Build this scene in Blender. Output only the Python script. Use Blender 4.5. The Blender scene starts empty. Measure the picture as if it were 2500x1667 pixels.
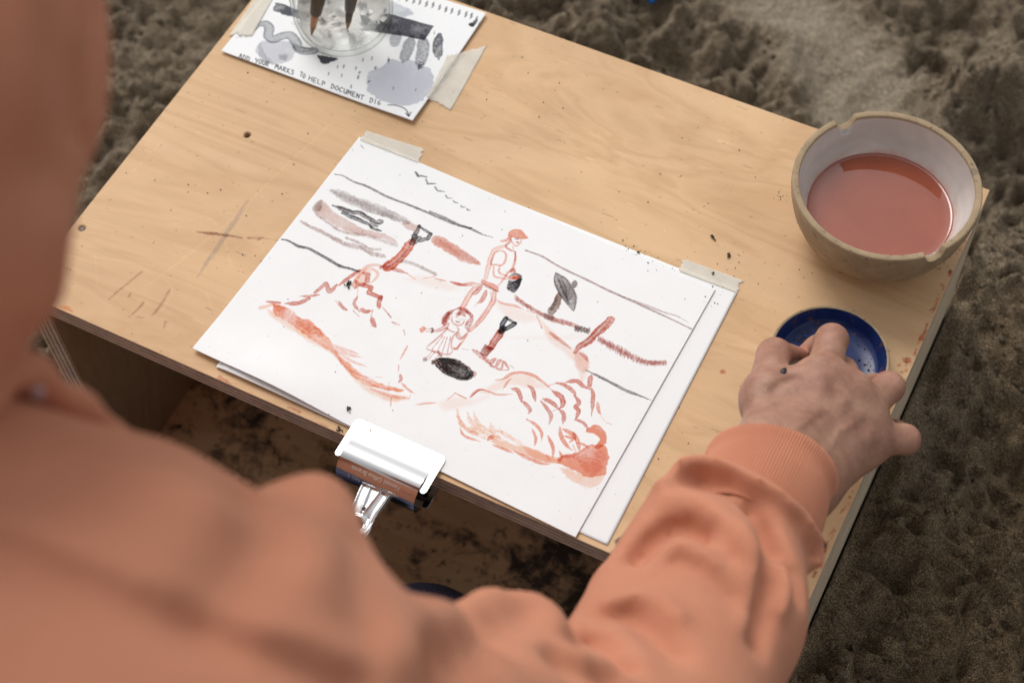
import bpy, bmesh, math, random
import numpy as np
from mathutils import Vector, Matrix
rng = np.random.default_rng(7)
random.seed(7)
SC = bpy.context.scene
COL = SC.collection

# ------------------------------------------------------------------ camera, sky, sun, exposure
CAM_LOC = (0.6292, -0.4074, 0.9456)
CAM_ROT = (0.5649, 0.0305, 0.4695)
CAM_F = 3987.26                     # focal length in photo pixels (photo is 2500 px wide)
cam_d = bpy.data.cameras.new('camera')
cam = bpy.data.objects.new('camera', cam_d)
COL.objects.link(cam)
cam.location = CAM_LOC
cam.rotation_euler = CAM_ROT
cam_d.sensor_width = 36.0
cam_d.lens = CAM_F / 2500.0 * 36.0
cam_d.clip_start = 0.02
cam_d.clip_end = 500.0
cam_d.dof.use_dof = True
cam_d.dof.focus_distance = 1.11
cam_d.dof.aperture_fstop = 6.3
SC.camera = cam

SUN_EL, SUN_AZ = math.radians(50), math.radians(308)      # azimuth clockwise from +Y: the sun stands behind and left
world = bpy.data.worlds.new('World')
SC.world = world
world.use_nodes = True
wn, wl = world.node_tree.nodes, world.node_tree.links
wn.clear()
wo = wn.new('ShaderNodeOutputWorld')
bg = wn.new('ShaderNodeBackground')
sky = wn.new('ShaderNodeTexSky')
sky.sky_type = 'NISHITA'
sky.sun_disc = False
sky.sun_elevation = SUN_EL
sky.sun_rotation = SUN_AZ
sky.air_density = 1.0
sky.dust_density = 3.0
hsv = wn.new('ShaderNodeHueSaturation')                   # overcast: the blue of the clear sky is washed out
hsv.inputs['Saturation'].default_value = 0.12
wl.new(sky.outputs[0], hsv.inputs['Color'])
wl.new(hsv.outputs[0], bg.inputs['Color'])
bg.inputs['Strength'].default_value = 0.15
wl.new(bg.outputs[0], wo.inputs[0])

sun_d = bpy.data.lights.new('sun', 'SUN')
sun_d.energy = 0.95
sun_d.angle = math.radians(30)
sun_d.color = (1.0, 0.97, 0.93)
sun = bpy.data.objects.new('sun', sun_d)
COL.objects.link(sun)
sun_dir = Vector((math.sin(SUN_AZ) * math.cos(SUN_EL), math.cos(SUN_AZ) * math.cos(SUN_EL), math.sin(SUN_EL)))
sun.rotation_euler = sun_dir.to_track_quat('Z', 'Y').to_euler()
sun.location = sun_dir * 5

SC.view_settings.view_transform = 'Standard'
SC.view_settings.look = 'None'
SC.view_settings.gamma = 1.0
SC.view_settings.exposure = 0.12
SC.view_settings.use_curve_mapping = False
SC.render.engine = 'CYCLES'
SC.cycles.max_bounces = 10
SC.cycles.transparent_max_bounces = 16

# ------------------------------------------------------------------ helpers
CAM_R = np.array(cam.rotation_euler.to_matrix())
CAM_C = np.array(CAM_LOC)


def on_z(x, y, z=0.0):
    """Photo pixel (2500 px wide photo) -> point of the horizontal plane at height z."""
    d = CAM_R @ np.array([(x - 1250.0) / CAM_F, -(y - 833.5) / CAM_F, -1.0])
    return CAM_C + d * ((z - CAM_C[2]) / d[2])


def tag(o, label=None, cat=None, group=None, kind=None):
    if label: o['label'] = label
    if cat: o['category'] = cat
    if group: o['group'] = group
    if kind: o['kind'] = kind
    return o


def thing(name, label, cat, loc=(0, 0, 0), group=None):
    o = bpy.data.objects.new(name, None)
    o.empty_display_size = 0.02
    COL.objects.link(o)
    o.location = loc
    return tag(o, label, cat, group)


def world_loc(o):
    v = Vector((0, 0, 0))
    while o is not None:
        v += o.location
        o = o.parent
    return v


def put(name, me, mat=None, parent=None, smooth=True):
    """Link a mesh written in world coordinates; below a parent its origin is moved so that it stays there."""
    o = bpy.data.objects.new(name, me)
    COL.objects.link(o)
    if mat is not None:
        for m in (mat if isinstance(mat, (list, tuple)) else [mat]):
            me.materials.append(m)
    if smooth:
        me.polygons.foreach_set('use_smooth', [True] * len(me.polygons))
    if parent is not None:
        o.parent = parent
        o.location = -world_loc(parent)
    return o


def mesh(name, V, F):
    me = bpy.data.meshes.new(name)
    V = np.asarray(V, float)
    if isinstance(F, np.ndarray):
        k = F.shape[1]
        me.vertices.add(len(V))
        me.vertices.foreach_set('co', V.astype(np.float32).ravel())
        me.loops.add(F.size)
        me.loops.foreach_set('vertex_index', F.astype(np.int32).ravel())
        me.polygons.add(len(F))
        me.polygons.foreach_set('loop_start', np.arange(0, F.size, k, dtype=np.int32))
        me.polygons.foreach_set('loop_total', np.full(len(F), k, dtype=np.int32))
        me.update(calc_edges=True)
        me.validate()
    else:
        me.from_pydata([tuple(v) for v in V], [], F)
        me.update()
    return me


def grid_faces(nx, ny):
    i = np.arange(nx - 1)[None, :] + nx * np.arange(ny - 1)[:, None]
    i = i.ravel()
    return np.stack([i, i + 1, i + 1 + nx, i + nx], 1)


def color_attr(me, rgb, name='paint'):
    a = me.color_attributes.new(name, 'FLOAT_COLOR', 'POINT')
    c = np.ones((len(me.vertices), 4), np.float32)
    c[:, :3] = rgb
    a.data.foreach_set('color', c.ravel())


def box_mesh(x0, x1, y0, y1, z0, z1, bev=0.0, name='box'):
    bm = bmesh.new()
    bmesh.ops.create_cube(bm, size=1.0)
    for v in bm.verts:
        v.co = Vector(((x0 + x1) / 2 + v.co.x * (x1 - x0), (y0 + y1) / 2 + v.co.y * (y1 - y0), (z0 + z1) / 2 + v.co.z * (z1 - z0)))
    if bev:
        bmesh.ops.bevel(bm, geom=list(bm.edges), offset=bev, segments=2, affect='EDGES', profile=0.5)
    me = bpy.data.meshes.new(name)
    bm.to_mesh(me)
    bm.free()
    return me


def lathe(prof, cx, cy, n=96, name='lathe', close=False):
    """Revolve (r, z) points about the vertical through (cx, cy)."""
    prof = np.array(prof, float)
    t = np.linspace(0, 2 * np.pi, n, endpoint=False)
    V = np.stack([cx + prof[:, 0:1] * np.cos(t), cy + prof[:, 0:1] * np.sin(t), np.repeat(prof[:, 1:2], n, 1)], -1).reshape(-1, 3)
    F = []
    m = len(prof)
    for i in range(m if close else m - 1):
        j = (i + 1) % m
        for k in range(n):
            k2 = (k + 1) % n
            F.append((i * n + k, i * n + k2, j * n + k2, j * n + k))
    return mesh(name, V, np.array(F))


def tube(pts, rad, n=12, name='tube', caps=True):
    """A round tube along pts (list of 3-vectors) with a radius per point."""
    P = [Vector(p) for p in pts]
    V, F = [], []
    up = Vector((0.13, 0.27, 0.95))
    for i, p in enumerate(P):
        d = (P[min(i + 1, len(P) - 1)] - P[max(i - 1, 0)]).normalized()
        a = d.cross(up)
        if a.length < 1e-3: a = d.cross(Vector((1, 0, 0)))
        a.normalize()
        b = d.cross(a)
        r = rad[i] if hasattr(rad, '__len__') else rad
        for k in range(n):
            t = 2 * math.pi * k / n
            V.append(p + (a * math.cos(t) + b * math.sin(t)) * r)
    for i in range(len(P) - 1):
        for k in range(n):
            F.append((i * n + k, i * n + (k + 1) % n, (i + 1) * n + (k + 1) % n, (i + 1) * n + k))
    if caps:
        F.append(tuple(range(n))[::-1])
        F.append(tuple((len(P) - 1) * n + k for k in range(n)))
    return mesh(name, V, F)


def catmull(pts, m=5):
    P = np.array(pts, float)
    if len(P) < 3:
        t = np.linspace(0, 1, m + 1)[:, None]
        return P[0] + (P[-1] - P[0]) * t
    Q = np.vstack([2 * P[0] - P[1], P, 2 * P[-1] - P[-2]])
    out = []
    for i in range(1, len(Q) - 2):
        p0, p1, p2, p3 = Q[i - 1], Q[i], Q[i + 1], Q[i + 2]
        for t in np.arange(m) / m:
            out.append(0.5 * (2 * p1 + (p2 - p0) * t + (2 * p0 - 5 * p1 + 4 * p2 - p3) * t * t + (3 * p1 - p0 - 3 * p2 + p3) * t ** 3))
    out.append(P[-1])
    return np.array(out)


# value noise (numpy)
_T = {}
def vnoise(x, y, seed=0):
    if seed not in _T: _T[seed] = np.random.default_rng(seed + 100).random((257, 257)).astype(np.float32)
    T = _T[seed]
    xi, yi = np.floor(x).astype(np.int64), np.floor(y).astype(np.int64)
    fx, fy = x - xi, y - yi
    fx, fy = fx * fx * (3 - 2 * fx), fy * fy * (3 - 2 * fy)
    xi, yi = xi % 256, yi % 256
    a = T[yi, xi] * (1 - fx) + T[yi, xi + 1] * fx
    b = T[yi + 1, xi] * (1 - fx) + T[yi + 1, xi + 1] * fx
    return a * (1 - fy) + b * fy
def fbm(x, y, seed=0, oct=4, gain=0.5):
    s, a, n = 0, 1, 0
    for o in range(oct):
        s = s + a * vnoise(x * 2 ** o + 17.3 * o, y * 2 ** o + 9.1 * o, seed + o)
        n += a
        a *= gain
    return s / n


# ------------------------------------------------------------------ materials
def S(r, g, b):
    f = lambda c: (c / 255 / 12.92) if c <= 10.3 else ((c / 255 + 0.055) / 1.055) ** 2.4
    return (f(r), f(g), f(b))


class NT:
    """A small wrapper for building node materials."""
    def __init__(s, name):
        s.m = bpy.data.materials.new(name)
        s.m.use_nodes = True
        s.t = s.m.node_tree
        s.t.nodes.clear()
        s.out = s.n('ShaderNodeOutputMaterial')
        s.b = s.n('ShaderNodeBsdfPrincipled')
        s.l(s.b.outputs[0], s.out.inputs['Surface'])
        s._co = None
    def n(s, k, **kw):
        x = s.t.nodes.new(k)
        for a, v in kw.items(): setattr(x, a, v)
        return x
    def l(s, a, b): s.t.links.new(a, b)
    def co(s, scale=(1, 1, 1), rot=(0, 0, 0)):
        if s._co is None: s._co = s.n('ShaderNodeTexCoord')
        m = s.n('ShaderNodeMapping')
        m.inputs['Scale'].default_value = scale
        m.inputs['Rotation'].default_value = rot
        s.l(s._co.outputs['Object'], m.inputs[0])
        return m.outputs[0]
    def noise(s, scale, detail=4, rough=0.55, dist=0.0, co=None):
        x = s.n('ShaderNodeTexNoise')
        x.inputs['Scale'].default_value = scale
        x.inputs['Detail'].default_value = detail
        x.inputs['Roughness'].default_value = rough
        x.inputs['Distortion'].default_value = dist
        s.l(co if co is not None else s.co(), x.inputs['Vector'])
        return x.outputs['Fac']
    def ramp(s, fac, stops, mode='LINEAR'):
        x = s.n('ShaderNodeValToRGB')
        x.color_ramp.interpolation = mode
        e = x.color_ramp.elements
        while len(e) < len(stops): e.new(0.5)
        for i, (p, c) in enumerate(stops):
            e[i].position = p
            e[i].color = (*(c if hasattr(c, '__len__') else (c, c, c)), 1)
        s.l(fac, x.inputs[0])
        return x.outputs[0]
    def mix(s, a, b, fac=1.0, mode='MIX'):
        x = s.n('ShaderNodeMix', data_type='RGBA', blend_type=mode)
        for i, v in ((6, a), (7, b)):
            if hasattr(v, 'is_linked'): s.l(v, x.inputs[i])
            else: x.inputs[i].default_value = (*v, 1)
        if hasattr(fac, 'is_linked'): s.l(fac, x.inputs[0])
        else: x.inputs[0].default_value = fac
        return x.outputs[2]
    def math(s, op, a, b=0.0):
        x = s.n('ShaderNodeMath', operation=op)
        for i, v in ((0, a), (1, b)):
            if hasattr(v, 'is_linked'): s.l(v, x.inputs[i])
            else: x.inputs[i].default_value = v
        return x.outputs[0]
    def attr(s, name):
        x = s.n('ShaderNodeAttribute', attribute_name=name)
        return x
    def bump(s, h, strength=0.3, dist=0.001):
        x = s.n('ShaderNodeBump')
        x.inputs['Strength'].default_value = strength
        x.inputs['Distance'].default_value = dist
        s.l(h, x.inputs['Height'])
        s.l(x.outputs[0], s.b.inputs['Normal'])
        return x
    def set(s, **kw):
        for k, v in kw.items():
            k = k.replace('_', ' ')
            i = s.b.inputs[k]
            if hasattr(v, 'is_linked'): s.l(v, i)
            elif hasattr(v, '__len__') and len(v) == 3 and i.type == 'RGBA': i.default_value = (*v, 1)
            else: i.default_value = v
        return s


def m_wood(name, tone=1.0, paint=False, stains=False):
    m = NT(name)
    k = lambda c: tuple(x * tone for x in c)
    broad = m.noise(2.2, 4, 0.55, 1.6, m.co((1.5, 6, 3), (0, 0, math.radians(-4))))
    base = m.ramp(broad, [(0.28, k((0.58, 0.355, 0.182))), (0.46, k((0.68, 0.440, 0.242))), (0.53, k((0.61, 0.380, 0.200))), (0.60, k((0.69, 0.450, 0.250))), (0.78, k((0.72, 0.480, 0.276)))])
    st = m.noise(1.0, 5, 0.6, 0.35, m.co((9, 190, 60), (0, 0, math.radians(-5))))
    base = m.mix(base, m.ramp(st, [(0.30, 0.95), (0.60, 1.02)]), 0.5, 'MULTIPLY')
    po = m.noise(1.0, 2, 0.5, 0.0, m.co((70, 1000, 200), (0, 0, math.radians(-5))))
    base = m.mix(base, m.ramp(po, [(0.72, 1.0), (0.80, 0.62)]), 0.5, 'MULTIPLY')
    dirt = m.noise(9.0, 5, 0.6, 0.5)
    base = m.mix(base, m.ramp(dirt, [(0.35, (0.87, 0.86, 0.84)), (0.62, (1.02, 1.02, 1.0))]), 0.7, 'MULTIPLY')
    if stains:
        s1 = m.noise(11.0, 6, 0.68, 0.3)
        big = m.noise(3.6, 3, 0.6, 0.4)
        sm = m.math('ADD', m.math('MULTIPLY', m.noise(46.0, 6, 0.7, 0.3), 0.62), m.math('MULTIPLY', big, 0.62))
        base = m.mix(base, (0.028, 0.023, 0.022), m.ramp(sm, [(0.615, 0.0), (0.655, 0.35), (0.73, 0.95)]))
        sp = m.noise(90.0, 3, 0.6, 0.0)
        base = m.mix(base, (0.03, 0.022, 0.02), m.ramp(sp, [(0.60, 0.0), (0.70, 0.75)]))
    if paint:
        base = m.mix(base, m.attr('paint').outputs['Color'], 1.0, 'MULTIPLY')
    m.set(Base_Color=base, Roughness=0.62)
    m.b.inputs['Specular IOR Level'].default_value = 0.35
    m.bump(m.math('ADD', st, m.math('MULTIPLY', po, -0.6)), 0.25, 0.0006)
    return m.m


def m_ply(name, c1, c2, scale):
    m = NT(name)
    a = m.noise(1.0, 5, 0.7, 0.2, m.co(scale))
    g = m.noise(60.0, 3, 0.6)
    col = m.ramp(a, [(0.32, c1), (0.62, c2)])
    col = m.mix(col, m.ramp(g, [(0.3, 0.7), (0.6, 1.05)]), 0.7, 'MULTIPLY')
    m.set(Base_Color=col, Roughness=0.8)
    m.bump(a, 0.5, 0.0008)
    return m.m


def m_plain(name, col, rough=0.5, var=0.12, scale=40, bump=0.0, bscale=None, metal=0.0, coat=0.0, spec=0.5):
    m = NT(name)
    n = m.noise(scale, 5, 0.6)
    c = m.mix(col, m.ramp(n, [(0.3, 1 - var), (0.7, 1 + var * 0.6)]), 1.0, 'MULTIPLY')
    m.set(Base_Color=c, Roughness=rough, Metallic=metal)
    m.b.inputs['Coat Weight'].default_value = coat
    m.b.inputs['Specular IOR Level'].default_value = spec
    if bump: m.bump(m.noise(bscale or scale * 4, 4, 0.6), bump, 0.001)
    return m.m


def m_paper(name, col=(0.86, 0.86, 0.855)):
    m = NT(name)
    c = m.mix(col, m.attr('paint').outputs['Color'], 1.0, 'MULTIPLY')
    m.set(Base_Color=c, Roughness=0.92)
    m.b.inputs['Specular IOR Level'].default_value = 0.2
    m.bump(m.noise(900, 3, 0.6), 0.06, 0.0005)
    return m.m


M = {}
M['wood_top'] = m_wood('plywood_face', 1.0, paint=True)
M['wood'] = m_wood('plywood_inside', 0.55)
M['wood_stained'] = m_wood('plywood_stained', 0.95, stains=True)
M['ply_long'] = m_ply('ply_long_grain', (0.40, 0.30, 0.225), (0.56, 0.43, 0.33), (12, 60, 500))
M['ply_end'] = m_ply('ply_end_grain', (0.19, 0.13, 0.10), (0.44, 0.32, 0.25), (160, 160, 300))
M['ply_side'] = m_ply('ply_side_grain', (0.40, 0.31, 0.205), (0.60, 0.49, 0.35), (3, 5, 170))
M['paper'] = m_paper('drawing_paper')
M['card'] = m_paper('card_stock', (0.86, 0.865, 0.865))
# ------------------------------------------------------------------ pigment canvases: colour per vertex of a fine sheet
def sstep(a, b, x):
    t = np.clip((x - a) / (b - a), 0, 1)
    return t * t * (3 - 2 * t)


class Canvas:
    """Pigment laid on a rectangle Lx by Ly metres; strokes are given in photo pixels and projected onto its plane."""
    def __init__(s, Lx, Ly, pitch, A, z, seed=0):
        s.nx, s.ny = int(round(Lx / pitch)) + 1, int(round(Ly / pitch)) + 1
        s.x = np.linspace(0, Lx, s.nx)
        s.y = np.linspace(0, Ly, s.ny)
        s.p = pitch
        s.A, s.z = A, z                                   # A: 2x3, world xy1 -> local
        s.c = np.ones((s.ny, s.nx, 3), np.float32)
        X, Y = np.meshgrid(s.x, s.y)
        s.n1 = fbm(X * 330, Y * 330, seed + 1, 3) - 0.5     # wobble of edges
        s.n2 = fbm(X * 900, Y * 900, seed + 5, 3) - 0.5     # granulation
        s.n3 = fbm(X * 70, Y * 70, seed + 9, 4) - 0.5       # pooling
        s.k = 0
    def loc(s, pts):
        W = np.array([on_z(x, y, s.z) for x, y in pts])
        return W[:, :2] @ s.A[:, :2].T + s.A[:, 2]
    def win(s, P, m):
        i0 = max(int((P[:, 0].min() - m) / s.p), 0); i1 = min(int((P[:, 0].max() + m) / s.p) + 2, s.nx)
        j0 = max(int((P[:, 1].min() - m) / s.p), 0); j1 = min(int((P[:, 1].max() + m) / s.p) + 2, s.ny)
        return (i0, i1, j0, j1) if i1 > i0 and j1 > j0 else None
    def lay(s, sl, cov, col):
        col = np.array(col, np.float32)
        cov = np.clip(cov, 0, 1)[..., None]
        s.c[sl] *= (1 - cov) + cov * col
    def stroke(s, pts, w, col, a=0.95, taper=(0.35, 0.35), rough=0.35, gran=0.35, edge=0.25, smooth=True):
        P = s.loc(pts)
        if smooth and len(P) > 2: P = catmull(P, 5)
        hw = (w + 1.0) * 0.00020
        N = len(P)
        s.k += 1
        win = s.win(P, hw * 1.6 + 3 * s.p)
        if win is None: return
        i0, i1, j0, j1 = win
        X, Y = np.meshgrid(s.x[i0:i1], s.y[j0:j1])
        q = np.full(X.shape, 9.0)
        L = np.concatenate([[0], np.cumsum(np.linalg.norm(np.diff(P, axis=0), axis=1))])
        T = L / max(L[-1], 1e-9)
        prof = np.minimum(1, taper[0] + (1 - taper[0]) * sstep(0, 0.25, T)) * np.minimum(1, taper[1] + (1 - taper[1]) * sstep(0, 0.3, 1 - T))
        for n in range(N - 1):
            ax, ay = P[n]; bx, by = P[n + 1]
            dx, dy = bx - ax, by - ay
            t = np.clip(((X - ax) * dx + (Y - ay) * dy) / (dx * dx + dy * dy + 1e-14), 0, 1)
            d = np.hypot(X - ax - t * dx, Y - ay - t * dy)
            h = hw * (prof[n] + (prof[n + 1] - prof[n]) * t) + 1e-6
            np.minimum(q, (d - 0.00001) / np.maximum(h, 0.00013), out=q)
        sl = (slice(j0, j1), slice(i0, i1))
        q = q + rough * s.n1[sl] * 1.6
        soft = max(0.18, min(0.9, s.p * 0.8 / hw))
        cov = sstep(1 + soft * .5, 1 - soft, q)
        dens = a * (1 + gran * s.n2[sl] * 2 + 0.5 * gran * s.n3[sl] * 2)
        dens = dens * (1 - edge + edge * 1.6 * sstep(0.35, 0.95, q))
        s.lay(sl, cov * dens, col)
    def fill(s, pts, col, a=0.6, soft=1.2, gran=0.4, wob=2.0, smooth=True, edge=0.0):
        """A wash inside a closed outline; soft is the width of its edge and wob its raggedness, in millimetres."""
        P = s.loc(pts)
        if smooth: P = catmull(np.vstack([P, P[:1]]), 5)[:-1]
        win = s.win(P, 0.004 + soft * 0.001)
        if win is None: return
        i0, i1, j0, j1 = win
        X, Y = np.meshgrid(s.x[i0:i1], s.y[j0:j1])
        sl = (slice(j0, j1), slice(i0, i1))
        X = X + s.n1[sl] * wob * 0.001
        Y = Y + s.n1[sl][::-1, ::-1] * wob * 0.001
        ins = np.zeros(X.shape, bool)
        d = np.full(X.shape, 1.0)
        for n in range(len(P)):
            ax, ay = P[n]; bx, by = P[(n + 1) % len(P)]
            c = ((ay > Y) != (by > Y))
            with np.errstate(divide='ignore', invalid='ignore'):
                c &= X < (bx - ax) * (Y - ay) / (by - ay) + ax
            ins ^= c
            dx, dy = bx - ax, by - ay
            t = np.clip(((X - ax) * dx + (Y - ay) * dy) / (dx * dx + dy * dy + 1e-14), 0, 1)
            np.minimum(d, np.hypot(X - ax - t * dx, Y - ay - t * dy), out=d)
        sd = np.where(ins, d, -d)
        cov = sstep(-soft * 0.0005, soft * 0.0005, sd)
        dens = a * (1 + gran * (s.n2[sl] * 1.2 + s.n3[sl] * 2.2))
        if edge: dens = dens * (1 + edge * sstep(0.0014, 0.0002, sd))
        s.lay(sl, cov * dens, col)
    def hatch(s, pts, w, col, n, a=0.5, thin=4.0, slant=(0.3, 1.0), gran=0.4, wv=None):
        """Short brush dabs across a path: the scribbled bands of the painting."""
        P = catmull(np.array(pts, float), 6)
        L = np.concatenate([[0], np.cumsum(np.linalg.norm(np.diff(P, axis=0), axis=1))])
        wv = wv or [1, 1]
        for i in range(n):
            t = (i + 0.5) / n
            x = np.interp(t * L[-1], L, P[:, 0]); y = np.interp(t * L[-1], L, P[:, 1])
            ww = w * np.interp(t, np.linspace(0, 1, len(wv)), wv) * (0.75 + 0.5 * random.random())
            j = random.uniform(-0.25, 0.25)
            dx, dy = slant[0] + j, slant[1]
            m = math.hypot(dx, dy)
            dx, dy = dx / m * ww / 2, dy / m * ww / 2
            s.stroke([(x - dx, y - dy), (x + random.uniform(-1, 1), y), (x + dx, y + dy)], thin * random.uniform(.8, 1.3), col, a * random.uniform(.75, 1.1), (0.5, 0.4), 0.4, gran)


# ------------------------------------------------------------------ the wooden box
BW, BD, PT = 0.5839, 0.3792, 0.0169
ZB = -0.2823
box = thing('wooden_box', 'upturned pale plywood box with open front used as a low drawing table', 'wooden box', (BW / 2, BD / 2, ZB))

tc = Canvas(BW, BD, 0.001, np.array([[1.0, 0, 0], [0, 1.0, 0]]), 0.0, 40)
zA = lambda u, v: (450 + u / 3.136, 300 + v / 3.136)
zL = lambda u, v: (u / 1.426, v / 1.426)
zH = lambda u, v: (1650 + u / 2.613, 700 + v / 2.613)
zK4 = lambda u, v: (1350 + u / 7.84, 1250 + v / 7.84)
GREYW, GOUGE, PALE = (0.60, 0.66, 0.86), (0.34, 0.16, 0.08), (1.28, 1.30, 1.22)
tc.stroke([zA(505, 570), zA(450, 650), zA(385, 755), zA(310, 865), zA(240, 975), zA(160, 1090), zA(80, 1220)], 8, GREYW, 0.75, (0.2, 0.15), 0.5, 0.6)
tc.stroke([zA(95, 835), zA(165, 842), zA(280, 855), zA(380, 870), zA(450, 885)], 5, GOUGE, 0.9, (0.5, 0.4), 0.9, 0.7)
tc.stroke([zA(490, 880), zA(560, 882), zA(610, 880)], 5.5, GOUGE, 0.9, (0.5, 0.4), 0.9, 0.7)
tc.stroke([zA(620, 885), zA(690, 895), zA(740, 902)], 3, GOUGE, 0.5, (0.5, 0.4), 1.2, 0.9)
for p, q in (((1130, 0), (700, 400)), ((700, 400), (330, 770)), ((330, 770), (-30, 1045)), ((-120, 790), (150, 715)), ((150, 715), (275, 790)), ((310, 900), (360, 1100)), ((170, 1290), (215, 1440))):
    tc.stroke([zA(*p), zA(*q)], 2.2, PALE, 0.55, (0.6, 0.6), 0.5, 0.6)
for pts in (((375, 1045), (430, 998), (495, 945)), ((450, 1103), (490, 1065), (500, 1050)), ((528, 1103), (560, 1060), (590, 1010)), ((448, 1036), (455, 1020)), ((475, 1103), (498, 1106)), ((570, 1145), (575, 1120)), ((190, 920), (235, 935))):
    tc.stroke([zL(*p) for p in pts], 2.6, GOUGE, 0.75, (0.4, 0.9), 1.0, 0.8)
for pts in (((280, 890), (400, 905), (540, 925)), ((505, 1000), (600, 930), (713, 848)), ((330, 870), (338, 1000)), ((565, 965), (600, 1010), (560, 1090)), ((330, 690), (440, 610)), ((460, 600), (560, 500))):
    tc.stroke([zL(*p) for p in pts], 1.8, PALE, 0.45, (0.6, 0.6), 0.5, 0.6)
tc.fill([zL(205, 1065), zL(240, 1066), zL(258, 1090), zL(235, 1082), zL(215, 1076)], (0.95, 0.55, 0.38), 0.9, 0.8, 0.5, 1.2, False)
# ink smudge by the front edge
tc.fill([zK4(1180, 560), zK4(1270, 470), zK4(1400, 430), zK4(1500, 490), zK4(1490, 560), zK4(1380, 600), zK4(1340, 720), zK4(1400, 830), zK4(1300, 860), zK4(1250, 800), zK4(1290, 690), zK4(1230, 655)], (0.09, 0.095, 0.115), 0.93, 1.0, 0.5, 2.2)
tc.fill([zK4(1340, 620), zK4(1480, 560), zK4(1540, 780), zK4(1400, 870), zK4(1330, 780)], (0.42, 0.34, 0.32), 0.7, 1.0, 1.6, 2.5)
tc.stroke([zK4(1060, 800), zK4(1130, 770), zK4(1180, 720)], 5, (0.2, 0.17, 0.17), 0.8, (.5, .4), 1.2, .8)
tc.stroke([zK4(880, 830), zK4(960, 850), zK4(1060, 880)], 12, (0.10, 0.08, 0.07), 0.8, (.5, .4), 1.2, .8)
# terracotta paint dabs and the red line down the right-hand edge
RED = (0.62, 0.20, 0.13)
for u, v, w in ((300, 542, 9), (1476, 470, 14), (1568, 331, 9), (1450, 598, 8), (1440, 545, 5), (1425, 500, 6)):
    x, y = zH(u, v)
    tc.stroke([(x - w / 6, y), (x + w / 6, y)], w, RED, 0.85, (.8, .8), .5, .3)
for x0, y0, x1, y1, w in ((537, 922, 552, 930, 14), (706, 994, 735, 1006, 11), (552, 930, 566, 936, 7), (770, 1030, 800, 1040, 5), (610, 955, 618, 962, 4)):
    tc.stroke([(x0, y0), (x1, y1)], w, RED, 0.6, (.5, .3), .9, .7)
for i in range(90):
    y = random.uniform(0.03, 0.35)
    x = BW - 0.0012 - abs(random.gauss(0, 0.0016))
    n = 0.0006 + random.random() * 0.001
    i0, j0 = int(x / 0.001), int(y / 0.001)
    tc.c[j0:j0 + random.randint(1, 5), max(i0, 0):i0 + random.randint(1, 2)] *= (np.array(RED) * random.uniform(.4, .8) + random.uniform(.2, .6))
# dark worm specks and pale nicks
for i in range(300):
    x, y = random.random(), random.random()
    i0, j0 = int(x * (tc.nx - 3)), int(y * (tc.ny - 3))
    k = random.choice((0.35, 0.5, 0.6, 0.65, 1.25))
    a = 1
    tc.c[j0:j0 + a, i0:i0 + a] *= k
for i in range(90):
    x, y = random.random() * BW, random.random() * BD
    j0, i0 = int(y / .001), int(x / .001)
    tc.c[j0:j0 + 1, i0:i0 + random.randint(3, 9)] *= random.choice((0.72, 0.8, 1.15))
# holes: one open drill hole, recesses over the sunk screw heads
HZ = np.zeros((tc.ny, tc.nx))
X, Y = np.meshgrid(tc.x, tc.y)
holes = [(0.0704, 0.1912, 0.0023, 0.006), (0.0075, 0.0652, 0.0026, 0.0012), (0.5771, 0.0647, 0.0026, 0.0012)]
for hx, hy, r, dep in holes:
    d = np.hypot(X - hx, Y - hy)
    HZ -= dep * sstep(r + 0.0003, r - 0.0006, d)
    tc.c *= (1 - 0.86 * sstep(r + 0.0007, r - 0.0005, d))[..., None]  # darkness inside the recesses is painted into the face colour too
XE = X.copy()
V = np.stack([X, Y, HZ], -1).reshape(-1, 3)
me = mesh('top_face', V, grid_faces(tc.nx, tc.ny))
color_attr(me, tc.c.reshape(-1, 3))
put('top_face', me, M['wood_top'], box)

def ring_mesh(x0, x1, y0, y1, z0, z1, w):
    o = [(x0, y0), (x1, y0), (x1, y1), (x0, y1)]
    i = [(x0 + w, y0 + w), (x1 - w, y0 + w), (x1 - w, y1 - w), (x0 + w, y1 - w)]
    V = [(*p, z) for z in (z0, z1) for r in (o, i) for p in r]
    F = []
    for k in range(4):
        n = (k + 1) % 4
        F += [(k, n, 8 + n, 8 + k), (4 + n, 4 + k, 12 + k, 12 + n), (8 + k, 8 + n, 12 + n, 12 + k), (n, k, 4 + k, 4 + n)]
    return mesh('ring', V, F)
# the seven plies of the top, each a thin slab standing a hair proud of its neighbours
nply = 7
for i in range(nply):
    t = PT / nply
    z1 = -0.0004 - i * t
    z0 = z1 - t + 0.00015
    e = (0.0, 0.0005, 0.0001, 0.0006, 0.00015, 0.0007, 0.0002)[i] + 0.0001
    put('ply', ring_mesh(e, BW - e, e, BD - e, z0, z1, .004), M['ply_long'] if i % 2 == 0 else M['ply_end'], box, False)
put('core', box_mesh(.0035, BW - .0035, .0035, BD - .0035, -PT + .0003, -.0078), M['wood'], box, False)
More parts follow.
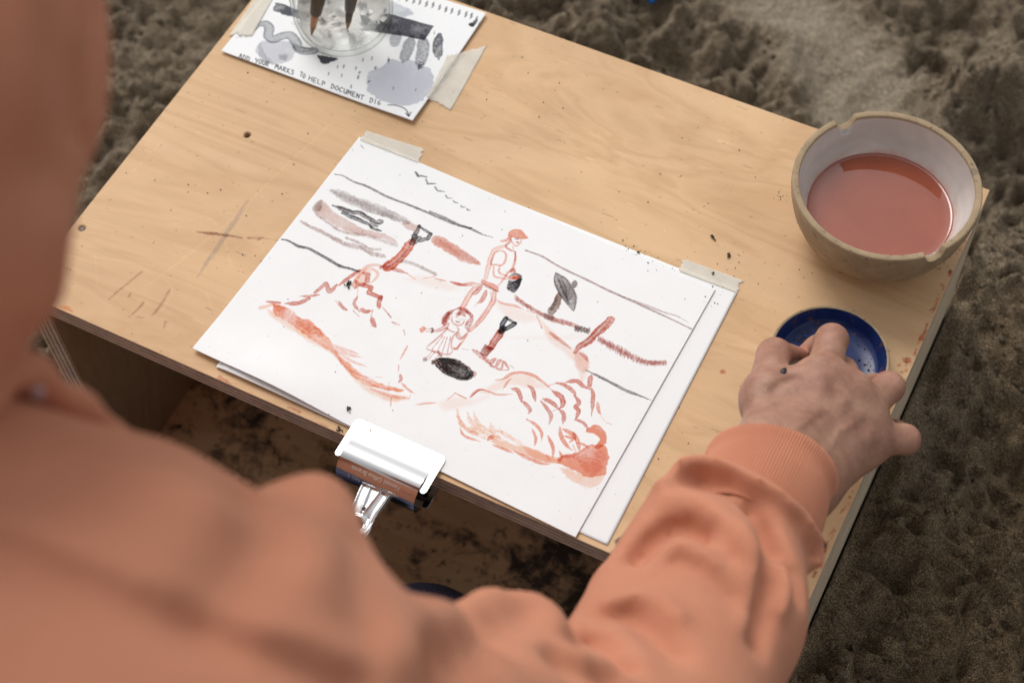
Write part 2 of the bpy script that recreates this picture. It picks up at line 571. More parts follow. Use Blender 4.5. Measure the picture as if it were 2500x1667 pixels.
# sides: panel with plies showing on the front edge
for sgn in (0, 1):
    for i in range(nply):
        t = PT / nply
        xa = (i * t) if sgn == 0 else (BW - PT + i * t)
        e = (0.0, 0.0006, 0.0001, 0.0005, 0.0, 0.0007, 0.0001)[i] + 0.0001
        first = (i == 0 and sgn == 0) or (i == nply - 1 and sgn == 1)
        mat = M['ply_side'] if first else (M['ply_long'] if i % 2 == 0 else M['ply_end'])
        put('side_ply', box_mesh(xa + 0.0001, xa + t - 0.00005, e, BD - 0.0005, ZB, -PT - 0.0006), mat, box, False)
    xa = PT + 0.0004 if sgn == 0 else BW - PT - 0.0004
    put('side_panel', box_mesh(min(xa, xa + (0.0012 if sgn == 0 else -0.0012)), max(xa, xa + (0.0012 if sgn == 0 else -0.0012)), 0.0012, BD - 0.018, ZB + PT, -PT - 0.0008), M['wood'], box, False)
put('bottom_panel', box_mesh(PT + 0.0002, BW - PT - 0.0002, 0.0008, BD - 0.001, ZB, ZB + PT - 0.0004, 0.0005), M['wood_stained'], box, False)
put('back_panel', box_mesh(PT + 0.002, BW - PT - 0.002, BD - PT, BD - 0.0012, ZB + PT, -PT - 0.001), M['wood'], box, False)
M['screw'] = m_plain('screw_steel', (0.16, 0.145, 0.12), 0.55, 0.3, 300, metal=0.6)
for hx, hy, r, dep in holes[1:]:
    sc = put('screw', lathe([(0.0001, -0.0009), (0.0020, -0.0009), (0.0022, -0.0011), (0.0018, -0.003)], hx, hy, 20), M['screw'], box)
    for a in (0.5, 0.5 + math.pi / 2):
        bmx = box_mesh(-0.0016, 0.0016, -0.0003, 0.0003, -0.0009, -0.00075)
        bmx.transform(Matrix.Translation((hx, hy, 0)) @ Matrix.Rotation(a, 4, 'Z'))
        put('slot', bmx, M['ply_end'], sc, False)

# ------------------------------------------------------------------ sand
def grid_axis(a, b, p, far, growth=1.22):
    core = np.arange(a, b + p / 2, p)
    lo, hi, s, x = [], [], p, a
    while x > -far:
        s *= growth; x -= s; lo.append(x)
    s, x = p, b
    while x < far:
        s *= growth; x += s; hi.append(x)
    return np.concatenate([lo[::-1], core, hi])
gx = grid_axis(-0.50, 0.95, 0.0033, 60)
gy = grid_axis(-0.25, 1.10, 0.0033, 60)
X, Y = np.meshgrid(gx, gy)
def seg_d(X, Y, pts):
    d = np.full(X.shape, 99.0)
    for (ax, ay), (bx, by) in zip(pts[:-1], pts[1:]):
        dx, dy = bx - ax, by - ay
        t = np.clip(((X - ax) * dx + (Y - ay) * dy) / (dx * dx + dy * dy), 0, 1)
        d = np.minimum(d, np.hypot(X - ax - t * dx, Y - ay - t * dy))
    return d
GZ = ZB - 0.004
warp = fbm(X * 7, Y * 7, 60, 3) - .5
warp2 = fbm(X * 7 + 40, Y * 7, 63, 3) - .5
xw, yw = X + warp * .10, Y + warp2 * .10
lump = fbm(xw * 9, yw * 9, 70, 3)
clod = np.abs(fbm(xw * 26, yw * 26, 75, 3) - .5) * 2
crumb = np.abs(fbm(X * 75 + warp * 3, Y * 75, 80, 3) - .5) * 2
crev = sstep(.10, .0, np.abs(fbm(xw * 17 + 5, yw * 17 + 3, 95, 3) - .5)) * sstep(.42, .55, fbm(X * 8, Y * 8, 97, 2))
grain = fbm(X * 210, Y * 210, 84, 2) - .5
gp = [on_z(x, y, GZ)[:2] for x, y in ((1880, -60), (1990, 60), (2080, 200), (2140, 330), (2180, 450))]
path = sstep(0.075, 0.02, seg_d(X, Y, gp) + warp * .05)
wildness = (0.5 + 0.5 * sstep(.40, .60, fbm(xw * 5 + 9, yw * 5, 88, 2))) * (1 - 0.85 * path)
H = 0.045 * (lump - .5) - 0.048 * (clod - .4) * wildness - 0.013 * crev * (1 - path) - 0.024 * (crumb - .4) * (.25 + .75 * wildness) * (1 - .8 * path) + 0.005 * grain
# dents: a heel mark beyond the box, hollows by the box edge
for px, py, r, dep in ((1640, 150, .030, .012), (1840, 165, .034, .022), (2330, 130, .06, .02), (1560, 75, .035, .018), (2440, 430, .06, .035), (2330, 1330, .07, .020)):
    q = on_z(px, py, GZ)
    d = np.hypot(X - q[0], (Y - q[1]) * .8)
    H += -dep * sstep(r, r * .35, d) + dep * .35 * np.exp(-((d - r * 1.1) / (r * .25)) ** 2)
for px, py, r, h in ((1420, 190, .07, .018), (1990, 260, .05, .0), (2420, 250, .06, .022), (1120, 40, .06, .01), (2460, 1600, .09, .03), (120, 830, .06, .022), (280, 330, .08, .02)):
    q = on_z(px, py, GZ)
    H += h * np.exp(-(((X - q[0]) ** 2 + (Y - q[1]) ** 2) / r ** 2))
din = np.maximum(np.maximum(-0.004 - X, X - BW - 0.004), np.maximum(-0.004 - Y, Y - BD - 0.004))
near = sstep(0.0, 0.018, din)
H = H * near - 0.004 * (1 - near)
front = sstep(0.02, -0.02, Y) * sstep(-0.1, 0.05, X) * sstep(0.75, 0.6, X)      # trodden flat where the painter kneels
H = H * (1 - 0.8 * front) - 0.010 * front
heap = sstep(BW - .003, BW - .0005, X) * np.exp(-(np.maximum(X - BW, 0) / .16) ** 2) * sstep(-.35, -.05, Y) * sstep(.62, .40, Y)
H += heap * (.140 + .03 * warp + .012 * np.exp(-np.maximum(X - BW, 0) / .008))
far = sstep(1.6, 3.0, np.hypot(X - .3, Y - .3))
H = H * (1 - far)
V = np.stack([X, Y, GZ + H], -1).reshape(-1, 3)
me = mesh('ground', V, grid_faces(len(gx), len(gy)))
shade_mask = sstep(0.50, 0.66, X + warp * .15) * sstep(0.60, 0.33, Y + warp2 * .2)  # where shade is painted into the sand colour, right of the box
shade_mask = np.clip(shade_mask, 0, 1)
cc = np.stack([shade_mask, path, wildness], -1).reshape(-1, 3)
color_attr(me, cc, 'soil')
g = NT('shade_painted_sand')
sep = g.n('ShaderNodeSeparateColor')
g.l(g.attr('soil').outputs['Color'], sep.inputs[0])
n1 = g.noise(40, 7, 0.7)
n2 = g.noise(760, 3, 0.8)
n3 = g.noise(6, 4, 0.6)
col = g.ramp(n1, [(0.32, (0.185, 0.140, 0.094)), (0.55, (0.282, 0.222, 0.153)), (0.72, (0.365, 0.294, 0.206))])
col = g.mix(col, (0.42, 0.35, 0.262), g.math('MULTIPLY', sep.outputs[1], 0.75))
shade_col = g.ramp(n1, [(0.30, (0.118, 0.078, 0.042)), (0.60, (0.20, 0.140, 0.080)), (0.78, (0.28, 0.205, 0.122))])  # darker sand tone standing in for shade
col = g.mix(col, shade_col, g.math('MULTIPLY', sep.outputs[0], 0.9))
col = g.mix(col, g.ramp(n2, [(0.36, 0.30), (0.48, 0.85), (0.56, 1.5), (0.64, 2.6)]), 0.92, 'MULTIPLY')
g.set(Base_Color=col, Roughness=0.95)
g.b.inputs['Specular IOR Level'].default_value = 0.15
b2 = g.bump(g.math('ADD', g.math('MULTIPLY', n2, 0.5), g.math('ADD', g.noise(160, 4, .6), n1)), 1.0, 0.006)
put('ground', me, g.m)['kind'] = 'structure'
# ------------------------------------------------------------------ sheets of paper
def sheet(name, TL, TR, BR, BL, pitch, zfun, mat, label, cat, painter=None, thick=0.0004, seed=0, group=None):
    TL, TR, BR, BL = [np.array(q, float) for q in (TL, TR, BR, BL)]
    Lx = (np.linalg.norm(TR - TL) + np.linalg.norm(BR - BL)) / 2
    Ly = (np.linalg.norm(TL - BL) + np.linalg.norm(TR - BR)) / 2
    src = np.array([[*TL, 1], [*TR, 1], [*BR, 1], [*BL, 1]])
    dst = np.array([[0, Ly], [Lx, Ly], [Lx, 0], [0, 0]])
    A = np.linalg.lstsq(src, dst, rcond=None)[0].T
    cv = Canvas(Lx, Ly, pitch, A, 0.0016, seed)
    if painter: painter(cv)
    U, Vv = np.meshgrid(cv.x / Lx, cv.y / Ly)
    P = (BL * ((1 - U) * (1 - Vv))[..., None] + BR * (U * (1 - Vv))[..., None] + TR * (U * Vv)[..., None] + TL * ((1 - U) * Vv)[..., None])
    Z = zfun(U, Vv)
    nx, ny = cv.nx, cv.ny
    top = np.concatenate([P, Z[..., None]], -1).reshape(-1, 3)
    F = grid_faces(nx, ny)
    ring = np.concatenate([np.arange(nx), nx * np.arange(1, ny) + nx - 1, nx * (ny - 1) + np.arange(nx - 2, -1, -1), nx * np.arange(ny - 2, 0, -1)])
    # a skirt for the sheet's edge and a coarse underside
    low = top[ring].copy()
    low[:, 2] -= thick
    n0 = len(top)
    m = len(ring)
    k = np.arange(m)
    sk = np.stack([ring[k], n0 + k, n0 + (k + 1) % m, ring[(k + 1) % m]], 1)
    V = np.vstack([top, low])
    me = mesh(name, V, np.vstack([F, sk]))
    c = np.vstack([cv.c.reshape(-1, 3), np.ones((m, 3)) * 0.9])
    color_attr(me, c)
    o = put(name, me, mat)
    return tag(o, label, cat, group), (TL, TR, BR, BL, zfun)


zB = lambda u, v: (1050 + u / 3.136, 500 + v / 3.136)
zC = lambda u, v: (550 + u / 3.136, 600 + v / 3.136)
zD = lambda u, v: (1050 + u / 3.136, 850 + v / 3.136)
z1 = lambda u, v: (450 + u / 2.94, u * 0 + v / 2.94)
DARK, PURP, BRN, PINK = S(46, 44, 52), S(92, 74, 78), S(138, 112, 108), S(218, 188, 178)
RUST, SALM, PALES, DRUST, PEACH = S(206, 92, 58), S(232, 138, 103), S(246, 210, 191), S(168, 68, 50), S(242, 164, 126)


def paint_drawing(c):
    def st(z, pts, w, col, a=0.9, tp=(0.35, 0.35), **k): c.stroke([z(*p) for p in pts], w, col, a, tp, **k)
    def fl(z, pts, col, a, soft=1.2, **k): c.fill([z(*p) for p in pts], col, a, soft, **k)
    # washes first
    fl(zC, [(365, 450), (430, 470), (520, 500), (570, 560), (650, 570), (720, 640), (790, 710), (830, 770), (870, 840), (950, 900), (1010, 960), (1100, 1010), (1200, 1060), (1360, 1105), (1330, 1120), (1220, 1100), (1090, 1070), (990, 1010), (900, 920), (830, 830), (740, 770), (640, 700), (560, 640), (450, 570), (380, 520)], PEACH, .62, 1.4, gran=.7, edge=.5)
    fl(zC, [(320, 490), (370, 510), (470, 580), (600, 650), (720, 730), (820, 780), (900, 900), (980, 980), (1060, 1050), (1150, 1100), (1290, 1140), (1400, 1160), (1360, 1185), (1250, 1190), (1130, 1140), (1020, 1060), (930, 950), (820, 830), (680, 760), (560, 680), (430, 600), (350, 540)], PALES, .75, 3.0, gran=.6)
    fl(zC, [(370, 455), (440, 460), (520, 510), (600, 560), (690, 620), (760, 690), (720, 700), (600, 640), (500, 590), (400, 520)], SALM, .45, 1.4, gran=.9, wob=3)
    st(zC, [(275, 480), (370, 452)], 8, PEACH, .6, (.8, .6))
    for p in (((840, 765), (930, 800), (1025, 832)), ((850, 785), (950, 835), (1055, 857)), ((860, 810), (960, 880), (1085, 928)), ((840, 800), (900, 900), (1010, 985), (1110, 1010)), ((1060, 1030), (1200, 1090), (1360, 1112)), ((1120, 1100), (1280, 1155), (1410, 1168))):
        st(zC, p, 4.5, SALM, .5, (.8, .15), gran=.6)
    fl(zA, [(985, 640), (1040, 590), (1090, 620), (1150, 690), (1240, 740), (1340, 800), (1440, 830), (1560, 860), (1630, 920), (1560, 900), (1430, 870), (1300, 850), (1180, 800), (1080, 740), (1010, 690)], PINK, .8, 1.0, gran=.4)
    fl(zA, [(985, 625), (1030, 590), (1055, 610), (1040, 670), (1010, 680)], BRN, .45, 1.0, gran=.8)
    fl(zA, [(1660, 770), (1720, 760), (1800, 800), (1770, 835), (1700, 810)], PINK, .75, 1.2)
    fl(zA, [(1100, 505), (1190, 510), (1320, 570), (1450, 610), (1600, 680), (1720, 745), (1700, 775), (1560, 730), (1420, 690), (1300, 640), (1180, 580)], BRN, .36, .9, gran=1.0, wob=2.2)
    fl(zB, [(20, 240), (70, 235), (160, 290), (260, 350), (370, 430), (380, 460), (310, 455), (200, 410), (90, 340), (10, 290)], S(226, 168, 152), .8, .9, gran=.6, wob=2.4)
    fl(zB, [(500, 740), (640, 780), (760, 830), (830, 880), (700, 900), (560, 840)], PALES, .30, 5)
    fl(zB, [(830, 860), (930, 960), (1050, 1070), (1160, 1140), (1215, 1190), (1200, 1290), (1150, 1380), (1130, 1250), (1050, 1150), (920, 1040)], PALES, .55, 3.0, gran=.5)
    fl(zB, [(1110, 1130), (1170, 1130), (1215, 1190), (1190, 1280), (1120, 1250)], SALM, .35, 2.5)
    fl(zB, [(540, 1010), (800, 1015), (1180, 1000), (1100, 1030), (760, 1030)], PALES, .18, 3)
    fl(zC, [(1380, 260), (1500, 230), (1700, 280), (1780, 340), (1640, 330), (1480, 290)], PALES, .3, 6)
    fl(zD, [(480, 270), (560, 235), (650, 200), (760, 210), (850, 270), (900, 300), (760, 300), (620, 280), (500, 330), (380, 350), (430, 310)], PALES, .45, 2.6)
    fl(zD, [(60, 420), (180, 370), (330, 390), (480, 350), (300, 440), (120, 470)], PALES, .3, 5)
    fl(zD, [(460, 680), (600, 720), (760, 760), (900, 815), (1000, 850), (960, 880), (820, 850), (640, 790), (480, 730)], PALES, .95, 1.2, gran=.8)
    fl(zD, [(700, 740), (860, 800), (960, 850), (900, 880), (780, 840)], PEACH, .4, 2)
    fl(zD, [(960, 870), (1010, 820), (1110, 800), (1180, 760), (1240, 735), (1330, 740), (1362, 800), (1350, 870), (1330, 960), (1230, 980), (1130, 950), (1050, 900)], S(236, 158, 132), .95, .8, gran=.45, wob=2.6, edge=.35)
    fl(zD, [(1100, 830), (1240, 780), (1330, 800), (1310, 930), (1200, 960)], SALM, .35, 3, gran=.9)
    fl(zD, [(975, 900), (1080, 930), (1200, 975), (1320, 965), (1290, 1030), (1210, 1065), (1100, 1020), (1020, 960)], PALES, .75, 1.4, gran=.5, wob=2.5)
    fl(zD, [(1185, 640), (1215, 600), (1280, 590), (1340, 640), (1345, 700), (1310, 760), (1250, 755), (1300, 700), (1260, 650)], S(234, 152, 126), .95, .8, edge=.35)
    for p in (((205, 465), (225, 560), (290, 630), (420, 690)), ((210, 520), (260, 600), (370, 660)), ((285, 490), (310, 560), (420, 650)), ((330, 480), (370, 580), (480, 650)), ((300, 600), (420, 660), (560, 700)), ((460, 570), (480, 640), (540, 690)), ((480, 620), (560, 650), (700, 740))):
        st(zD, p, 6, PALES, .75, (.3, .3), gran=1.2, rough=.8)
    for p in (((480, 590), (520, 640)), ((520, 600), (560, 660)), ((640, 680), (700, 720)), ((440, 640), (500, 650))):
        st(zD, p, 2, SALM, .5, rough=1.2, gran=1.2)
    # horizon lines and birds
    st(zA, [(1145, 393), (1210, 405), (1290, 450), (1380, 480), (1470, 525), (1560, 570), (1680, 615), (1800, 662), (1950, 727), (2100, 787), (2195, 808)], 3.6, PURP, .95, (.5, .9))
    st(zB, [(-5, 52), (100, 95), (200, 145), (310, 185), (400, 228), (478, 250)], 3.8, PURP, .85, (.9, .3))
    st(zB, [(733, 350), (860, 398), (960, 458), (1080, 520), (1220, 585), (1350, 650), (1450, 695), (1600, 762), (1750, 832), (1900, 902), (2008, 956)], 2.9, S(150, 108, 106), .9, (.8, .7))
    st(zB, [(1450, 697), (1650, 768), (1800, 828), (1900, 858), (1985, 906)], 2.0, S(168, 122, 118), .75)
    st(zA, [(745, 893), (800, 905), (870, 945), (950, 962), (1020, 1000), (1100, 1045), (1190, 1097), (1270, 1118), (1338, 1140)], 4.6, DARK, 1, (.5, .7))
    st(zD, [(1193, 168), (1300, 220), (1420, 282), (1500, 325), (1600, 362), (1692, 400)], 4.2, S(92, 76, 84), 1, (.4, .2))
    for p, w in ((((1764, 375), (1785, 408), (1812, 405), (1852, 415)), 3.6), (((1845, 432), (1858, 466), (1920, 465)), 2.8), (((1913, 490), (1935, 520), (1986, 527)), 2.6), (((1996, 553), (2010, 575), (2048, 578)), 2.2), (((2054, 596), (2070, 610), (2092, 614)), 2), (((2113, 632), (2122, 645), (2148, 646)), 1.8), (((2160, 657), (2170, 670), (2190, 669)), 1.8)):
        st(zA, p, w, S(72, 62, 66), .95, (.8, .5), smooth=False)
    st(zA, [(1764, 375), (1786, 406)], 6, S(90, 80, 84), .8)
    # cloud bands
    H = lambda z, pts, *a, **k: c.hatch([z(*p) for p in pts], *a, **k)
    H(zA, [(1110, 520), (1200, 555), (1320, 605), (1460, 665), (1600, 730), (1715, 770)], 17, BRN, 58, .30, 2.8, (0.35, 1.0), wv=[.5, 1.1, 1.2, 1.1, 1, .6])
    H(zA, [(985, 645), (1010, 700), (1100, 765), (1180, 820), (1290, 852), (1400, 865), (1540, 912), (1632, 940)], 10, S(178, 142, 136), 46, .55, 3.2, (0.5, 1), wv=[1, .8, .9, 1])
    H(zA, [(885, 753), (960, 795), (1060, 840), (1150, 890), (1250, 935), (1350, 955), (1430, 1000), (1540, 1022)], 11, S(186, 156, 150), 52, .6, 3.6, (0.4, 1), wv=[.5, 1, 1.2, 1.3, 1])
    H(zA, [(1230, 880), (1330, 915), (1420, 965), (1505, 970)], 5, S(176, 150, 146), 22, .6, 3.2)
    H(zA, [(1655, 1058), (1720, 1070), (1800, 1100), (1860, 1130), (1935, 1165)], 8, S(196, 178, 174), 26, .6, 3.4)
    H(zB, [(30, 265), (110, 305), (220, 375), (370, 440)], 20, S(226, 170, 154), 34, .25, 3, wv=[1, 1.2, 1, .7])
    # the lying log
    st(zA, [(1133, 632), (1200, 655), (1270, 682), (1340, 690), (1400, 725), (1450, 752), (1480, 770)], 8.5, S(96, 84, 86), .8, (.4, .6), gran=.7)
    st(zA, [(1133, 630), (1200, 652), (1270, 678), (1345, 684), (1405, 722), (1455, 745)], 2.6, DARK, .9)
    st(zA, [(1205, 690), (1290, 727), (1400, 772), (1432, 795)], 6.5, DARK, .9, (.5, .6))
    st(zA, [(1170, 660), (1260, 700), (1380, 752)], 3, DARK, .7)
    st(zA, [(1420, 785), (1440, 808), (1502, 828)], 4.6, DARK, .95, (.8, .6))
    st(zA, [(1470, 752), (1492, 746), (1512, 757), (1492, 772), (1468, 770)], 5, S(96, 84, 86), .85)
    st(zA, [(1420, 745), (1450, 780), (1480, 795)], 6, DARK, .8)
    # far shovel
    st(zA, [(1740, 915), (1690, 985), (1630, 1050), (1560, 1105)], 18.5, S(216, 110, 78), .95, (.9, 1), gran=.35)
    st(zA, [(1725, 950), (1650, 1040), (1590, 1095)], 4, DRUST, .6)
    st(zA, [(1565, 1060), (1500, 1115)], 10, RUST, .8, (.6, .4)); st(zA, [(1600, 1080), (1520, 1125)], 7, RUST, .8)
    for p, w in ((((1792, 790), (1886, 852)), 5.5), (((1796, 792), (1778, 830), (1748, 885)), 8), (((1884, 852), (1862, 886), (1800, 905)), 8), (((1760, 870), (1745, 920)), 13), (((1800, 880), (1770, 915)), 9)):
        st(zA, p, w, S(88, 78, 82), .92, (.8, .8), smooth=False, gran=.5)
    # ridge of the mound on the left
    st(zA, [(1342, 1133), (1262, 1185), (1183, 1247)], 6, RUST, .95, (.9, .4))
    st(zA, [(1170, 1240), (1120, 1292), (1100, 1270), (1085, 1232), (1045, 1265), (1003, 1303)], 7, RUST, .9, (.5, .8))
    st(zA, [(1035, 1318), (960, 1328), (885, 1330)], 4, RUST, .9, (.5, .2)); st(zA, [(957, 1345), (880, 1382), (765, 1386)], 7, RUST, .95, (.8, .1)); st(zA, [(740, 1380), (690, 1378), (628, 1370)], 4.5, RUST, .9, (.6, .2))
    st(zA, [(1340, 1142), (1400, 1098), (1470, 1088), (1540, 1108)], 4.5, SALM, .6); st(zA, [(1415, 1105), (1480, 1150), (1460, 1200), (1420, 1230)], 4.5, PEACH, .7); st(zA, [(1400, 1110), (1330, 1180), (1295, 1240), (1305, 1270)], 6, PEACH, .8)
    fl(zA, [(1340, 1150), (1410, 1110), (1430, 1150), (1380, 1220), (1310, 1240)], PEACH, .45, 2)
    st(zA, [(1330, 1270), (1325, 1350)], 5, PALES, .9)
    st(zA, [(1362, 1148), (1408, 1165), (1402, 1215), (1372, 1243)], 8, RUST, .9, smooth=False); st(zA, [(1360, 1240), (1432, 1262), (1412, 1300), (1505, 1340)], 8.5, RUST, .95, (.8, .8), smooth=False); st(zA, [(1505, 1335), (1490, 1380), (1495, 1425)], 7.5, RUST, .9, (.9, .3))
    st(zA, [(1310, 1208), (1328, 1238), (1310, 1268)], 6, RUST, .85)
    for p, w in ((((1326, 1330), (1302, 1388), (1342, 1445)), 5), (((1160, 1358), (1186, 1405)), 3), (((1184, 1366), (1212, 1412), (1254, 1440)), 4.6), (((1293, 1438), (1345, 1488)), 4.6), (((1350, 1424), (1385, 1445), (1432, 1440)), 7), (((1445, 1432), (1428, 1492)), 4), (((1436, 1490), (1450, 1540), (1470, 1568)), 7), (((1520, 1413), (1550, 1446)), 2.8), (((1556, 1455), (1586, 1492)), 4.4), (((1592, 1530), (1644, 1552)), 3.6)):
        st(zA, p, w, RUST, .92, (.25, .25))
    # the far edge of the pit
    st(zA, [(1502, 1100), (1565, 1110), (1640, 1132), (1705, 1152)], 6, RUST, .8, (.6, .3)); st(zA, [(1702, 1152), (1768, 1198)], 4, SALM, .75); st(zA, [(1830, 1192), (1922, 1176)], 4, PEACH, .8); st(zA, [(1920, 1194), (2005, 1214)], 5, SALM, .85, (.3, .3)); st(zA, [(2035, 1216), (2120, 1240), (2200, 1245)], 5, RUST, .75, (.3, .4)); st(zB, [(45, 568), (110, 580)], 4, SALM, .8)
    st(zB, [(165, 595), (240, 615), (300, 602), (385, 608)], 4.5, SALM, .8); st(zB, [(500, 720), (560, 758), (650, 775), (720, 803)], 4, SALM, .7, (.2, .3)); st(zB, [(740, 810), (800, 832)], 3, SALM, .7); st(zB, [(818, 850), (858, 948)], 4.4, SALM, .85); st(zB, [(920, 980), (1010, 1050), (1075, 1098)], 5, RUST, .75, (.8, .4)); st(zB, [(1145, 1135), (1190, 1165), (1208, 1200)], 5, RUST, .8)
    # dashes of the pit's near edge
    for p, w in ((((1205, 473), (1236, 512)), 3), (((1240, 515), (1270, 552)), 4.4), (((1276, 582), (1335, 606)), 3.6), (((1364, 643), (1377, 683)), 4), (((1398, 765), (1370, 815), (1340, 873)), 2.4), (((1330, 913), (1326, 962)), 4.6), (((1338, 983), (1346, 1020), (1328, 1048)), 5), (((1348, 1050), (1400, 1100), (1448, 1132)), 3.4), (((1257, 1043), (1243, 1122)), 2.4), (((1270, 1163), (1267, 1228)), 4.4), (((1418, 1143), (1406, 1182)), 2.8), (((1460, 1217), (1530, 1207), (1612, 1203)), 2.6), (((1155, 1005), (1205, 1012)), 2.4), (((1700, 1180), (1757, 1128)), 1.8), (((1757, 1126), (1845, 1168)), 4), (((1870, 1162), (1930, 1107), (1980, 1103)), 4)):
        st(zC, p, w, SALM if w < 3.5 else RUST, .8, (.3, .3))
    # the little girl by the hole
    hair = [((1760, 490), (1700, 520), (1668, 580), (1660, 600)), ((1745, 505), (1700, 545), (1690, 595)), ((1720, 510), (1680, 560), (1678, 610)), ((1760, 488), (1800, 480), (1850, 500), (1885, 550)), ((1850, 500), (1885, 540), (1880, 590), (1862, 650)), ((1870, 560), (1845, 610), (1858, 650)), ((1765, 525), (1820, 500), (1860, 520)), ((1770, 540), (1810, 520), (1840, 545))]
    for p in hair: st(zC, p, 5, S(196, 88, 64), .8, (.4, .3), gran=.7)
    fl(zC, [(1660, 540), (1710, 510), (1725, 550), (1690, 600), (1658, 600)], RUST, .55, .8, gran=1.2)
    st(zC, [(1740, 535), (1735, 580), (1775, 610), (1815, 600), (1838, 562)], 2, RUST, .85)
    for p, w in ((((1762, 546), (1786, 552)), 2.6), (((1806, 564), (1824, 568)), 2.6), (((1764, 576), (1782, 586), (1800, 582)), 2.8), (((1792, 560), (1794, 572)), 1.2)): st(zC, p, w, DRUST, .85)
    for p in (((1712, 592), (1650, 632), (1590, 655)), ((1700, 622), (1650, 650), (1600, 662)), ((1580, 640), (1530, 635)), ((1575, 656), (1535, 655)), ((1715, 592), (1690, 645), (1610, 720), (1545, 775), (1552, 795)), ((1552, 795), (1640, 822), (1715, 832), (1745, 795)), ((1690, 628), (1730, 655), (1765, 664)), ((1775, 625), (1788, 640)), ((1790, 640), (1768, 690), (1800, 716), (1842, 680), (1858, 650)), ((1765, 664), (1735, 720), (1730, 790)), ((1665, 690), (1585, 790)), ((1680, 700), (1622, 810)), ((1700, 700), (1660, 820)), ((1725, 700), (1700, 822)), ((1590, 800), (1540, 862)), ((1606, 810), (1556, 872)), ((1642, 830), (1588, 890)), ((1664, 832), (1604, 890)), ((1745, 780), (1775, 790), (1800, 745))):
        st(zC, p, 2.2, RUST, .8, (.6, .5))
    fl(zC, [(1770, 660), (1790, 660), (1810, 690), (1840, 670), (1800, 716), (1772, 700)], RUST, .5, .8)
    fl(zC, [(1487, 635), (1520, 622), (1535, 645), (1505, 662), (1488, 652)], SALM, .8, .5); fl(zC, [(1574, 634), (1592, 632), (1596, 656), (1578, 664)], S(120, 70, 60), .9, .5)
    fl(zC, [(1520, 860), (1540, 850), (1554, 872), (1536, 886), (1522, 880)], S(140, 100, 92), .9, .5); fl(zC, [(1574, 886), (1594, 876), (1604, 896), (1584, 910)], S(120, 84, 80), .9, .5); st(zC, [(1632, 806), (1645, 835), (1660, 850)], 4, DRUST, .8)
    # the hole
    fl(zC, [(1590, 880), (1650, 858), (1740, 862), (1820, 895), (1890, 950), (1905, 990), (1880, 1020), (1800, 1028), (1710, 1000), (1640, 950)], S(58, 50, 52), .93, 1.0, gran=.25, wob=1.5)
    for k in range(26):
        a0 = random.uniform(0, 6.28); rr = random.uniform(.35, .95); a1 = a0 + random.uniform(.6, 1.5)
        pt = [(1750 + 150 * rr * math.cos(a) * .98 - 30 * rr * math.sin(a), 943 + 58 * rr * math.cos(a) + 62 * rr * math.sin(a)) for a in np.linspace(a0, a1, 5)]
        st(zC, pt, random.uniform(1.4, 2.6), random.choice((S(40, 36, 40), S(40, 36, 40), S(150, 88, 66))), .7, (.2, .2), rough=.6)
    for p in (((1615, 880), (1640, 925), (1690, 965)), ((1630, 870), (1660, 915)), ((1780, 880), (1850, 920), (1880, 965)), ((1700, 900), (1760, 950), (1830, 985))):
        cc = c.loc([zC(*q) for q in p])
        P = catmull(cc, 10)
        for q in P:
            i, j = int(q[0] / c.p), int(q[1] / c.p)
            if random.random() < .7: c.c[j, i] = np.array(random.choice((S(205, 200, 198), S(214, 150, 124))))
    for p in (((1895, 960), (1918, 975), (1900, 1010)), ((1700, 860), (1770, 870)), ((1890, 1000), (1880, 1022))): st(zC, p, 2.4, RUST, .8)
    # the man with the bucket
    fl(zB, [(597, 240), (605, 205), (650, 188), (705, 195), (735, 235), (750, 262), (700, 262), (640, 250)], S(236, 158, 132), .9, .6, edge=.4, wob=1.2)
    fl(zB, [(600, 245), (615, 260), (590, 285), (560, 290), (535, 278), (575, 262)], S(240, 170, 148), .85, .8)
    for p, w, k in ((((618, 250), (612, 262), (630, 290), (658, 318), (692, 292)), 2, SALM), (((690, 262), (698, 285), (686, 300)), 1.8, SALM), (((600, 235), (610, 262)), 2, RUST), (((625, 240), (610, 285), (580, 318), (610, 345), (652, 362)), 3.2, RUST), (((632, 322), (640, 350)), 2, SALM), (((650, 362), (655, 400), (648, 440), (630, 490), (590, 530), (560, 575), (520, 622)), 3.6, SALM), (((655, 365), (648, 430)), 3, RUST), (((490, 368), (550, 354), (582, 382), (572, 440), (545, 465), (505, 460), (468, 455), (482, 395), (495, 365)), 2.6, SALM), (((488, 468), (490, 545), (545, 562), (606, 572)), 2.6, SALM), (((534, 470), (530, 520), (590, 548), (625, 552)), 2.6, SALM), (((610, 520), (640, 488), (656, 522)), 2.6, RUST), (((625, 520), (640, 500), (645, 525)), 2.2, RUST), (((400, 602), (460, 640), (528, 668)), 2.8, DRUST)):
        st(zB, p, w, k, .85, (.6, .5))
    fl(zB, [(656, 256), (684, 252), (684, 268), (660, 268)], S(150, 70, 70), .75, .5); fl(zB, [(656, 286), (682, 282), (676, 296)], RUST, .85, .4)
    st(zB, [(578, 312), (505, 342), (470, 395), (450, 465), (425, 560)], 8, S(240, 176, 152), .8, (.6, .8), edge=.5)
    fl(zB, [(398, 572), (450, 592), (522, 630), (515, 662), (450, 630), (395, 604)], S(232, 142, 114), .9, .6, edge=.3)
    st(zB, [(388, 615), (325, 660), (280, 730), (245, 790)], 9.5, S(236, 156, 128), .85, (.6, .8), edge=.5); st(zB, [(398, 618), (352, 672), (322, 692)], 7, RUST, .7); st(zB, [(432, 655), (402, 725), (368, 755)], 7, RUST, .75, (.3, .3)); st(zB, [(370, 740), (343, 778)], 1.6, RUST, .7)
